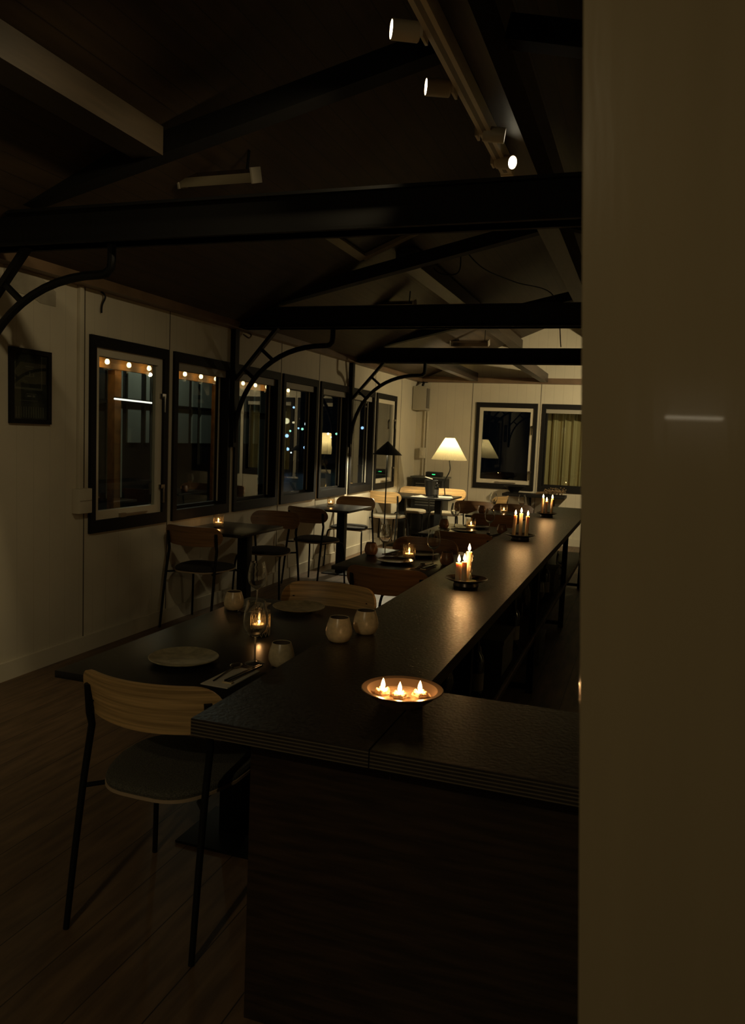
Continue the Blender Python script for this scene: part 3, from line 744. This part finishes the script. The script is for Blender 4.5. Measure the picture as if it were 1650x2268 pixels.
def tray(x, y, label, r=.105):
    t = thing('candle_tray', label, 'tray', (x, y, CZ), 0, 'candle trays on the counter'); k = r/.105
    bm = BM(); lathe(bm, [(0, 0), (.060*k, 0), (.062*k, .004), (.058*k, .018), (.066*k, .0225), (.0, .0225)], 44); obj('tray_foot', bm, M_tray, t)
    bm = BM(); lathe(bm, [(0, .0226), (.066*k, .0226), (.088*k, .030), (.104*k, .0375), (.105*k, .039), (.103*k, .0395), (.086*k, .0325), (.064*k, .0255), (0, .0250)], 56); obj('tray_dish', bm, M_tray, t)
    return CZ+.025
z = tray(-.778, 3.70, 'nearest dark candle tray with three uneven candles on the counter')
bm = BM(); lathe(bm, [(0, 0), (.036, 0), (.042, .002), (.03, .005), (0, .006)], 20); 
for v in bm.verts: v.co.x *= 1+.25*math.sin(3*math.atan2(v.co.y, v.co.x))
tag(obj('melted_wax', bm, M_wax, None, True, (-.778, 3.70, z)), 'pool of melted wax in the nearest candle tray', 'wax')
candle(-.812, 3.675, z, .088, 'left short candle in the nearest tray', 'candles in the nearest tray', .0145, (0, 0), P_CANDLE*1.3)
candle(-.782, 3.66, z, .098, 'middle candle in the nearest tray', 'candles in the nearest tray', .0125)
candle(-.773, 3.715, z, .140, 'tall dripping candle in the nearest tray', 'candles in the nearest tray', .0145, (0, 0), None, True)
z = tray(-.820, 5.70, 'middle dark candle tray with three slim candles on the counter', .112)
for (dx, dy, hh, ln, lb) in ((-.048, -.01, .150, (.008, .0), 'left slim candle in the middle tray'), (-.004, .02, .165, (0, 0), 'middle slim candle in the middle tray'), (.044, -.012, .150, (.004, 0), 'right slim candle in the middle tray')):
    candle(-.820+dx, 5.70+dy, z, hh, lb, 'candles in the middle tray', .0125, ln)
z = tray(-.862, 7.65, 'farthest candle tray with three slim candles at the end of the counter', .100)
for (dx, dy, hh, ln, lb) in ((-.048, .01, .150, (.006, .0), 'left slim candle in the farthest tray'), (-.004, -.03, .125, (0, 0), 'shorter middle candle in the farthest tray'), (.040, .012, .150, (.004, 0), 'right slim candle in the farthest tray')):
    candle(-.862+dx, 7.65+dy, z, hh, lb, 'candles in the farthest tray', .012, ln)
# bowl of floating candles
BX, BY = -.565, 1.950
t = thing('metal_bowl', 'metal bowl with copper rim and three floating candles at the counter corner', 'bowl', (BX, BY, CZ))
bm = BM(); lathe(bm, [(0, 0), (.055, 0), (.060, .004), (.085, .022), (.0955, .036), (.107, .0385), (.109, .040), (.107, .0415), (.093, .039), (.080, .025), (.055, .0085), (0, .007)], 64); obj('bowl_body', bm, M_copper, t)
bm = BM(); lathe(bm, [(0, .0215), (.0785, .0215), (.0785, .0225), (0, .0225)], 48); obj('wax_pool', bm, mat('melted_wax_pool', (.62, .42, .24), .22, bump=.2, ns=50, var=.2), t)
M_waxglow = mat('melting_wax', (.85, .62, .36), .35, bump=.5, ns=60, var=.1)
for (dx, dy, h_, lb) in ((-.050, -.012, .018, 'left floating candle in the metal bowl'), (.000, -.024, .015, 'middle floating candle in the metal bowl'), (.045, .010, .022, 'right floating candle in the metal bowl')):
    c = thing('floating_candle', lb, 'candle', (BX+dx, BY+dy, CZ+.0225), 0, 'floating candles in the metal bowl')
    bm = BM(); lathe(bm, [(0, 0), (.017, 0), (.020, .004), (.018, .010), (.013, .0125), (0, .0115)], 22)
    for v in bm.verts:
        a = math.atan2(v.co.y, v.co.x); k = 1+.12*math.sin(5*a+dx*60); v.co.x *= k; v.co.y *= k
    wb = obj('wax_body', bm, M_waxglow, c)
    bm = BM()
    for k in range(5):
        a = 2*PI*k/5+dx*30; lathe(bm, [(0, .007), (.005, .008), (.005, .0125), (0, .0165)], 7, (.016*math.cos(a), .016*math.sin(a), 0))
    obj('wax_petals', bm, M_waxglow, wb)
    bm = BM(); tube(bm, [(0, 0, .011), (0, 0, .017)], .0008, 6); obj('wick', bm, M_wick, wb)
    bm = BM(); flame_at(bm, 0, 0, .013, .80); obj('flame', bm, M_flame, c)
    light('candle_light', 'POINT', (0, 0, .026), P_CANDLE*1.0, FLAME, .005, None, parent=c)

# ------------------------------------------------------------------ floor lamps
LX, LY = -2.665, 11.05; LZ = .74
t = thing('table_lamp', 'lamp with a glowing cream pleated shade and bent stem on the far corner table', 'lamp', (LX, LY, LZ))
bm = BM(); lathe(bm, [(0, 0), (.065, 0), (.065, .008), (.02, .014), (0, .014)], 36); obj('lamp_base', bm, M_steel, t)
bm = BM(); tube(bm, [(-.035, 0, .010), (-.045, 0, .09), (-.052, 0, .16), (-.040, 0, .23), (.008, 0, .33), (.022, 0, .39), (.012, 0, .47), (0, 0, .54), (0, 0, .60)], .008, 10, smooth_n=6); obj('bent_stem', bm, M_steel, t)
bm = BM(); lathe(bm, [(.252, .516), (.067, .828)], 160, pleat=.022); ps = obj('pleated_shade', bm, M_shade, t, False)
bm = BM(); lathe(bm, [(.065, .828), (.070, .828), (.070, .832), (.065, .832), (.065, .828)], 48); obj('shade_ring', bm, M_spoon, ps)
bm = BM(); lathe(bm, [(0, .60), (.016, .60), (.018, .63), (.0, .63)], 16); obj('socket', bm, M_black, t)
bm = BM()
for a in (0, 2*PI/3, 4*PI/3): tube(bm, [(.0, 0, .61), (.065*math.cos(a), .065*math.sin(a), .827)], .0015, 5)
obj('shade_spider', bm, M_spoon, ps)
bm = BM(); lathe(bm, [(0, .625), (.014, .645), (.030, .68), (.033, .705), (.024, .735), (0, .747)], 20); obj('light_bulb', bm, emit('lamp_bulb', (1, .85, .55), 6, True), t)
light('bulb_light', 'POINT', (0, 0, .715), P_PLEAT, (1, .84, .52), .03, None, parent=t)

KX, KY = -3.06, 9.40
t = thing('floor_lamp', 'slim black floor lamp with a flat black cone shade', 'lamp', (KX, KY, 0))
bm = BM(); lathe(bm, [(0, 0), (.12, 0), (.12, .008), (.012, .014), (0, .014)], 40); obj('lamp_base', bm, M_steel, t)
bm = BM(); tube(bm, [(0, 0, .012), (0, 0, 1.33)], .0085, 10); tube(bm, [(0, 0, 1.33), (0, .0, 1.455)], .004, 6); obj('pole', bm, M_steel, t)
bm = BM(); lathe(bm, [(.186, 1.325), (.006, 1.492), (0, 1.492), (0, 1.486), (.182, 1.3235), (.186, 1.325)], 56); obj('cone_shade', bm, M_black, t)
bm = BM(); lathe(bm, [(.012, 1.385), (.03, 1.395), (.03, 1.43), (.012, 1.44)], 20); obj('light_bulb', bm, emit('cone_bulb', (1, .86, .58), 6, True), t)
light('bulb_light', 'POINT', (.0, 0, 1.375), P_CONE, (1, .86, .56), .035, None, parent=t)

# ------------------------------------------------------------------ far corner
t = thing('louvred_cabinet', 'dark louvred cabinet in the far left corner under the wall speaker', 'cabinet', (-3.19, 12.07, 0))
bm = BM(); box(bm, -.26, .26, -.17, .17, .04, .93, .003); obj('cabinet_body', bm, M_black, t)
bm = BM(); box(bm, -.285, .285, -.19, .19, .93, .955, .003); obj('cabinet_top', bm, mat('grey_top', (.07, .07, .06), .4), t)
bm = BM(); box(bm, -.23, .23, -.182, -.17, .10, .90, .002); dr = obj('door', bm, M_blackpaint, t)
bm = BM()
for k in range(9): box(bm, -.19, .19, -.192, -.182, .50+k*.042, .516+k*.042)
obj('louvres', bm, mat('louvre', (.05, .048, .04), .45), dr, False)
bm = BM()
for x in (-.22, .22):
    for y in (-.13, .13): box(bm, x-.02, x+.02, y-.02, y+.02, 0, .04)
obj('feet', bm, M_steel, t, False)
t = thing('router', 'small black device with green light on the louvred cabinet', 'router', (-3.13, 12.05, .955))
bm = BM(); box(bm, -.13, .13, -.07, .07, 0, .075, .02); obj('device_body', bm, M_black, t)
bm = BM(); box(bm, -.02, .03, -.0715, -.069, .030, .042); obj('green_light', bm, M_led, t, False)
# wall speaker
t = thing('wall_speaker', 'pale box speaker with perforated front mounted high in the far corner', 'speaker', (-3.42, 12.10, 1.99))
bm = BM(); box(bm, -.115, .10, -.08, .17, 0, .37, .008); obj('speaker_body', bm, mat('speaker_paint', (.36, .33, .25), .45), t)
bm = BM(); box(bm, .10, .112, -.055, .10, .03, .34, .003); obj('grille', bm, mat('perforated_metal', (.08, .07, .055), .5, stripes=('Z', .012, .006, (.16, .14, .11))), t)
bm = BM(); bar(bm, (.0, .05, .37), (.0, .15, .47), .05, .02, (1, 0, 0)); box(bm, -.05, .05, .12, .19, .44, .46); obj('ceiling_arm', bm, M_steel, t, False)
# conduits in the corner
for k, x in enumerate((-3.39, -3.345)):
    bm = BM(); box(bm, x-.012, x+.012, 12.272, 12.30, .11, 1.98, .003)
    tag(obj('cable_conduit', bm, M_paint), ('left' if k == 0 else 'right')+' cream cable duct running down below the wall speaker', 'conduit', 'cable ducts below the speaker')
t = thing('socket_box', 'small cream switch box on the cable ducts in the far corner', 'socket', (-3.39, 12.27, 1.23))
bm = BM(); box(bm, -.05, .04, -.045, .0, 0, .17, .006); obj('box_body', bm, M_paint, t)
bm = BM(); box(bm, -.025, .015, -.051, -.045, .045, .125, .003); obj('switch_plate', bm, M_white, t)
# left wall conduit and junction box
bm = BM(); box(bm, XL, XL+.028, 4.275, 4.312, 1.12, 2.44, .004); tag(obj('cable_conduit', bm, M_paint), 'long cream cable duct running down the wall left of the first window', 'conduit')
t = thing('junction_box', 'cream junction box on the wall at the left lower corner of the first window', 'junction box', (XL, 4.30, .96))
bm = BM(); box(bm, 0, .06, -.065, .065, 0, .165, .006); obj('box_body', bm, M_paint, t)
bm = BM(); box(bm, .06, .064, -.055, .055, .085, .089); obj('lid_seam', bm, M_patch, t, False)
# wire stubs and stains by the ceiling
bm = BM(); tube(bm, [(XL+.01, 4.50, 2.44), (XL+.03, 4.52, 2.41), (XL+.02, 4.50, 2.35), (XL+.012, 4.505, 2.30)], .006, 6, smooth_n=5); tag(obj('wire_stub', bm, M_steel), 'short dark wire stub hanging at the wall top above the first window', 'wire')
bm = BM(); tube(bm, [(XL+.01, 6.48, 2.42), (XL+.06, 6.5, 2.39), (XL+.07, 6.52, 2.42), (XL+.03, 6.52, 2.44)], .008, 6, smooth_n=5); tag(obj('hook', bm, M_spoon), 'small hook under the ceiling right of the middle truss post', 'hook')
bm = BM(); v = []
poly = [(3.66, 2.44), (3.66, 2.34), (3.75, 2.30), (3.86, 2.30), (3.95, 2.27), (4.08, 2.27), (4.08, 2.36), (4.02, 2.39), (3.92, 2.44)]
a = [bm.verts.new((XL+.0035, y, z)) for y, z in poly]; b = [bm.verts.new((XL, y, z)) for y, z in poly]
bm.faces.new(a); bm.faces.new(b[::-1])
for k in range(len(poly)): bm.faces.new((a[k], a[(k+1) % len(poly)], b[(k+1) % len(poly)], b[k]))
tag(obj('torn_wall_patch', bm, M_patch, None, False), 'darker torn paint patch at the wall top inside the nearest bracket', 'patch')
# framed poster
t = thing('framed_poster', 'black framed dark poster on the wall left of the windows', 'picture', (XL, 3.857, 1.76))
hw, hh = .168, .222
bm = BM()
for a_ in ((-hw, -hw+.028, -hh, hh), (hw-.028, hw, -hh, hh), (-hw+.028, hw-.028, hh-.028, hh), (-hw+.028, hw-.028, -hh, -hh+.028)): box(bm, 0, .022, *a_)
obj('picture_frame', bm, M_blackpaint, t, False)
bm = BM(); box(bm, .0, .008, -hw+.02, hw-.02, -hh+.02, hh-.02); obj('print', bm, mat('poster_print', (.075, .068, .05), .4, var=.3, ns=14), t, False)
bm = BM()
for y0, y1, z0, z1 in ((-.125, -.118, -.01, .19), (.09, .098, -.01, .19), (-.13, .10, -.018, -.006), (-.04, .03, .115, .122), (-.035, .02, .103, .107), (-.05, .035, .06, .064), (-.008, .0, .06, .09), (.02, .032, .06, .078),
                       (-.03, .05, -.045, -.041), (-.025, .01, -.06, -.052), (.02, .04, -.062, -.05), (-.10, .06, -.085, -.082), (-.05, .05, .018, .022), (-.06, -.02, .03, .034)):
    box(bm, .008, .0088, y0, y1, z0, z1)
for k in range(12): box(bm, .008, .0086, -.115+k*.02, -.109+k*.02, -.185, -.12)
obj('pale_print_lines', bm, mat('poster_pale', (.22, .20, .16), .5), t, False)
bm = BM(); box(bm, .010, .0115, -hw+.028, hw-.028, -hh+.028, hh-.028); obj('picture_glass', bm, M_pane, t, False)

# far corner table things
t = thing('wine_bucket', 'black tapered bucket with a pale cloth in it on the far corner table', 'bucket', (-2.86, 10.83, TZ))
bm = BM(); lathe(bm, [(0, 0), (.060, 0), (.064, .004), (.092, .22), (.094, .225), (.090, .225), (.060, .01), (0, .01)], 36); obj('bucket_body', bm, M_black, t)
bm = BM(); box(bm, -.09, .02, -.02, .02, 0, .012, .003, Matrix.Translation((.0, 0, .235))@Matrix.Rotation(.25, 4, 'Y')); obj('folded_cloth', bm, M_paper, t)
t = thing('pump_bottle', 'dark pump bottle beside the bucket on the far corner table', 'bottle', (-2.72, 10.62, TZ))
bm = BM(); lathe(bm, [(0, 0), (.033, 0), (.035, .004), (.035, .14), (.028, .16), (.013, .175), (.013, .19), (0, .19)], 28); obj('bottle_body', bm, mat('bottle_glass', (.012, .012, .010), .12, coat=.6), t)
bm = BM(); lathe(bm, [(.0145, .178), (.0145, .20), (.005, .203), (.005, .225), (0, .225)], 16); box(bm, -.055, .016, -.009, .009, .222, .236, .003); obj('pump', bm, M_black, t)
bm = BM(); lathe(bm, [(.0352, .04), (.0352, .11)], 28); obj('bottle_label', bm, mat('dark_label', (.06, .055, .045), .5), t)
t = thing('cloth', 'crumpled white cloth at the front left of the corner table', 'cloth', (-2.93, 10.50, TZ))
bm = BM(); n = 16; g = []
for i in range(n+1):
    row = []
    for j in range(n+1):
        u, v = i/n-.5, j/n-.5
        row.append(bm.verts.new((u*.22, v*.14, .002+.03*max(0, 1-4.2*(u*u+v*v))*(.6+.4*math.sin(9*u+5*v)*math.cos(8*v)))))
    g.append(row)
for i in range(n):
    for j in range(n): bm.faces.new((g[i][j], g[i+1][j], g[i+1][j+1], g[i][j+1]))
lo = [[bm.verts.new((q.co.x, q.co.y, 0)) for q in r] for r in (g[0], g[-1])]
for r, l_ in ((g[0], lo[0]), (g[-1], lo[1])):
    for k in range(n): bm.faces.new((r[k], r[k+1], l_[k+1], l_[k]))
obj('cloth_folds', bm, M_paper, t)
bm = BM(); box(bm, -.10, .10, -.14, .14, 0, .004, .001); o = tag(obj('paper_sheet', bm, M_paper, None, True, (-2.62, 10.74, TZ)), 'pale sheet of paper lying right of the pump bottle', 'paper'); o.rotation_euler = (0, 0, .3)

# wall shelf with bowl and dried branches
t = thing('wall_shelf', 'dark shelf on the far wall under the windows', 'shelf', (-1.60, 12.3, 0))
bm = BM(); box(bm, -.42, .50, -.42, 0, .735, .775, .003); obj('shelf_board', bm, M_blackpaint, t)
for x in (-.05, .30):
    bm = BM(); bar(bm, (x, -.01, .52), (x, -.30, .735), .03, .03, (1, 0, 0)); box(bm, x-.015, x+.015, -.02, 0, .48, .735); obj('shelf_bracket', bm, M_steel, t, False)
t = thing('serving_bowl', 'dark flared bowl on the wall shelf below the far window', 'bowl', (-1.87, 12.08, .775))
bm = BM(); lathe(bm, [(0, 0), (.06, 0), (.062, .01), (.075, .03), (.13, .075), (.165, .105), (.16, .107), (.12, .08), (.06, .04), (0, .035)], 40); obj('bowl_body', bm, M_black, t)
t = thing('dried_flowers', 'bundle of dried brown flowers lying on the wall shelf', 'dried flowers', (-1.32, 12.08, .775))
rr = random.Random(3)
for k in range(16):
    y = rr.uniform(-.09, .09); z0 = .006+rr.random()*.04
    bm = BM(); e = (rr.uniform(.10, .22), y*1.5, z0+rr.uniform(-.0, .05))
    tube(bm, [(-.22, y*.3, z0*.5+.004), (-.05, y*.7, z0+.01), e], .0025, 5, smooth_n=3)
    for q in range(5):
        lathe(bm, [(0, -.012), (.010, -.003), (.011, .004), (0, .012)], 6, (e[0]-q*.05, e[1]+rr.uniform(-.014, .014), e[2]+rr.uniform(-.004, .016)+.01))
    obj('dried_stem', bm, mat('dried_plant', (.26, .17, .08), .8, var=.3, ns=30), t)

# ------------------------------------------------------------------ under the counter
SZ = .372
spots_g = [(2.28, -.68), (2.42, -.62), (2.60, -.72), (2.66, -.62), (3.05, -.66), (3.2, -.75), (5.15, -.64), (5.3, -.72), (5.45, -.64), (7.0, -.64), (7.2, -.66)]
labs = ['front-most stored wine glass behind the cabinet', 'second stored wine glass behind the cabinet', 'third stored wine glass, left of the near pair', 'fourth stored wine glass, right of the near pair',
        'stored wine glass just past the first post, at the shelf edge', 'stored wine glass just past the first post, further in', 'stored wine glass just past the second post, at the shelf edge',
        'stored wine glass past the second post, further in', 'last stored wine glass of the three past the second post', 'stored wine glass just past the third post', 'last stored wine glass, beyond the third post']
for k, (y, x) in enumerate(spots_g): place(wg, (x, y, SZ), 0, labs[k]+' under the counter', 'wine glasses stored under the counter')
bt = thing('wine_bottle', '', 'bottle')
bm = BM(); lathe(bm, [(0, 0), (.035, 0), (.0375, .004), (.0375, .19), (.030, .215), (.0145, .235), (.0135, .29), (.0150, .291), (.0150, .302), (0, .303)], 28); obj('bottle_body', bm, mat('dark_green_glass', (.010, .013, .007), .10, coat=.8), bt)
bm = BM(); lathe(bm, [(.0378, .06), (.0378, .14)], 28); obj('bottle_label', bm, mat('paper_label', (.30, .27, .2), .6), bt)
for y, x, lb in ((3.45, -.66, 'dark wine bottle on the shelf under the counter, left of the pair'), (3.60, -.70, 'dark wine bottle on the shelf under the counter, right of the pair'), (4.45, -.65, 'lone dark wine bottle on the shelf before the second post'), (6.0, -.66, 'dark wine bottle on the shelf before the third post')):
    place(bt, (x, y, SZ), 0, lb, 'wine bottles under the counter')
bxo = thing('storage_box', '', 'box')
bm = BM(); box(bm, -.11, .11, -.17, .17, 0, .16, .004); obj('box_body', bm, mat('grey_box', (.10, .095, .08), .6), bxo)
bm = BM(); box(bm, -.115, .115, -.175, .175, .16, .185, .004); obj('box_lid', bm, mat('grey_lid', (.13, .12, .10), .5), bxo)
place(bxo, (-.72, 4.05, SZ), 0, 'grey lidded storage box on the shelf before the second post', 'storage boxes'); place(bxo, (-.72, 5.85-.2, 0.0), 0, 'grey lidded storage box on the floor under the counter shelf', 'storage boxes')
place(bxo, (-.72, 6.40, SZ), 0, 'grey lidded storage box on the shelf before the third post', 'storage boxes')

# ------------------------------------------------------------------ outside the windows
bm = BM(); box(bm, -30, XL-.16, -6, 40, -.12, -.02); struct('ground_outside', bm, mat('wet_paving', (.03, .03, .03), .35, var=.3, ns=1.5))
bm = BM(); box(bm, XL-.16, 8, YF+.16, 40, -.12, -.02); struct('ground_far', bm, MATS['wet_paving'])
bm = BM(); box(bm, -5.33, -5.28, 4.5, 11.2, 2.13, 2.45, .003); tag(obj('porch_fascia', bm, M_amber), 'amber porch board behind the string of bulbs outside the windows', 'board')
for y, lb in ((7.05, 'amber porch post seen through the first window'), (9.15, 'amber porch post seen through the second window'), (11.1, 'amber porch post at the far end of the porch')):
    bm = BM(); box(bm, -5.40, -5.31, y-.055, y+.055, -.02, 2.13, .004); tag(obj('porch_post', bm, M_amber), lb, 'post')
bm = BM(); tube(bm, [(-5.22, 4.6+.352*k*.5, 2.235-(.01 if k % 2 else 0)) for k in range(38)], .004, 5); tag(obj('light_string_cable', bm, M_steel), 'cable carrying the warm bulbs outside the windows', 'cable')
y = 4.95; k = 0
bulb0 = thing('string_bulb', '', 'light bulb')
bm = BM(); lathe(bm, [(0, .028), (.012, .028), (.012, .05), (0, .055)], 12); obj('bulb_socket', bm, M_black, bulb0)
bm = BM(); lathe(bm, [(0, -.027), (.016, -.022), (.024, -.006), (.022, .010), (.012, .027), (0, .028)], 16); obj('bulb_glass', bm, M_bulb, bulb0)
light('bulb_light', 'POINT', (0, 0, -.06), .22, (1, .66, .28), .03, None, parent=bulb0)
while y < 11.2:
    od = ('leftmost', 'second', 'third', 'fourth', 'fifth', 'sixth', 'seventh', 'eighth', 'ninth', 'tenth', 'eleventh', 'twelfth', 'thirteenth', 'fourteenth', 'fifteenth', 'sixteenth', 'seventeenth', 'eighteenth')[k]
    place(bulb0, (-5.20, y, 2.185), 0, od+' warm bulb from the left on the string outside the windows', 'string bulbs outside the windows'); y += .355; k += 1
# pale facade opposite with dark gaps
t = thing('neighbour_building', 'dim pale building with tall stripes across the yard, through the windows', 'building', (-9.5, 12, -.02))
bm = BM(); box(bm, -.2, 0, -9, 7, 0, 4.2); obj('facade', bm, mat('facade', (.02, .02, .018), .6), t, False)
rr = random.Random(5); yy = -8.8
mf = mat('facade_panel', (.50, .52, .44), .7)
while yy < 6.6:
    wd = rr.choice((.12, .2, .3, .42)); bm = BM(); box(bm, 0, .04, yy, yy+wd, 1.25 if rr.random() < .6 else .2, 3.9); obj('facade_panel', bm, mf, t, False); yy += wd+rr.choice((.1, .16, .3, .6))
bm = BM(); box(bm, .04, .09, -9, 7, 1.98, 2.04); obj('rail', bm, M_black, t, False)
light('yard_light', 'POINT', (1.0, 1.5, 3.7), 34, (.95, 1.0, .80), .1, None, parent=t)  # bare unseen light added to brighten the facade panels
t2 = thing('yard_lamp', 'small yard lamp hanging outside beyond the porch', 'lamp', (-7.9, 7.0, 3.0))
bm = BM(); lathe(bm, [(.12, .1), (.14, .1), (.05, .25), (0, .25)], 20); obj('lamp_hood', bm, M_black, t2); bm = BM(); tube(bm, [(0, 0, .25), (0, 0, 1.3), (-1.5, 0, 1.3)], .02, 8); obj('lamp_arm', bm, M_black, t2)
# glowing tube outside
t = thing('tube_light', 'thin white glowing tube seen through the first window', 'tube light', (-5.12, 7.10, 1.80))
bm = BM(); tube(bm, [(0, -.36, .018), (0, .34, .008)], .009, 8); obj('glowing_tube', bm, M_tube, t)
bm = BM(); bar(bm, (0, -.36, .032), (0, .34, .022), .02, .010); obj('tube_holder', bm, M_black, t)
bm = BM(); tube(bm, [(0, .30, .03), (-.05, .30, .44), (-.17, .30, .44)], .003, 5); obj('hanging_wire', bm, M_black, t)
# far lights in the dark
cols = [emit('far_blue', (.35, .6, 1.0), 3.0), emit('far_green', (.4, 1.0, .75), 2.2), emit('far_white', (.8, .95, 1.0), 3.5), emit('far_warm', (1.0, .8, .5), 2.5)]
rr = random.Random(11)
# (pixel-free) positions far beyond the porch
for k in range(46):
    x = -13.0-rr.random()*1.0; yv = rr.choice((rr.uniform(26, 30), rr.uniform(31, 36))); z = 1.75+rr.gauss(0, .40)
    rad = rr.uniform(.03, .075)
    z = max(.35, z); t = thing('yard_light', 'tiny far lamp on a thin post in the dark beyond the middle windows', 'light', (x, yv, -.02), 0, 'distant lights outside')
    bm = BM(); lathe(bm, [(0, -rad), (rad*.8, -rad*.6), (rad, 0), (rad*.8, rad*.6), (0, rad)], 8, (0, 0, z)); obj('lamp_globe', bm, rr.choice(cols), t)
    bm = BM(); tube(bm, [(0, 0, 0), (0, 0, z-rad*.9)], .012, 6); obj('post', bm, M_black, t)
t = thing('reflection_curtain', 'pale pleated curtain added behind the right far window in place of a reflection', 'curtain', (-1.05, 12.95, 0))  # curtain set outside to stand for one mirrored in the pane
bm = BM(); n = 90; P = []
for i in range(n+1):
    u = i/n; P.append((-.62+1.5*u, .05*math.sin(u*62)+.02*math.sin(u*150)))
lo = [bm.verts.new((x, y, .45)) for x, y in P]; hi = [bm.verts.new((x, y, 2.25)) for x, y in P]
for k in range(n): bm.faces.new((lo[k], lo[k+1], hi[k+1], hi[k]))
obj('curtain_cloth', bm, mat('curtain_fabric', (.62, .50, .27), .8), t)
bm = BM(); tube(bm, [(-.66, 0, 2.27), (.92, 0, 2.27)], .012, 8); obj('curtain_rod', bm, M_steel, t)
for x in (-.66, .92):
    bm = BM(); tube(bm, [(x, 0, -.02), (x, 0, 2.27)], .012, 8); obj('curtain_post', bm, M_steel, t)
light('curtain_light', 'POINT', (-.2, -.32, 1.75), .35, (1, .85, .5), .05, None, parent=t)  # light without a fixture, added to brighten the curtain

t = thing('unseen_wall_lamp', 'added shaded lamp on the right wall, mirrored in the windows', 'lamp', (XR, 4.2, 1.85))  # lamp added to brighten the shelf rack and the right floor
bm = BM(); box(bm, -.03, 0, -.05, .05, -.08, .08, .003); tube(bm, [(-.03, 0, 0), (-.14, 0, 0)], .008, 8); obj('lamp_arm', bm, M_steel, t)
bm = BM(); lathe(bm, [(.10, -.10), (.06, .07)], 40, (-.16, 0, 0)); obj('lamp_shade', bm, M_shade, t)
bm = BM(); lathe(bm, [(0, -.03), (.02, -.01), (.02, .02), (0, .035)], 12, (-.16, 0, 0)); obj('light_bulb', bm, emit('wall_bulb', (1, .85, .55), 5, True), t)
light('bulb_light', 'POINT', (-.16, 0, 0), 14.0, (1, .80, .46), .03, None, parent=t)

# ------------------------------------------------------------------ the right half of the room, met in the window reflections
RG = 'chairs along the right wall'
table('R1', 1.25, 2.0, 4.3, 5.0, 'black table on the right side, mirrored in the left windows', [(1.62, 4.65)], 'tables on the right side')
table('R2', 1.25, 2.0, 7.2, 7.9, 'second black table on the right side, mirrored in the left windows', [(1.62, 7.55)], 'tables on the right side')
for x, y, rz, lb in ((1.55, 3.95, 0, 'oak chair before the first right-hand table'), (1.55, 5.35, PI, 'oak chair behind the first right-hand table'), (1.55, 6.85, 0, 'oak chair before the second right-hand table'), (1.55, 8.25, PI, 'oak chair behind the second right-hand table')):
    place(chA, (x, y, 0), rz, lb, RG)
place(votive, (1.6, 7.5, TZ), 0, 'lit candle glass on the right-hand table, mirrored in the windows', G_cd)
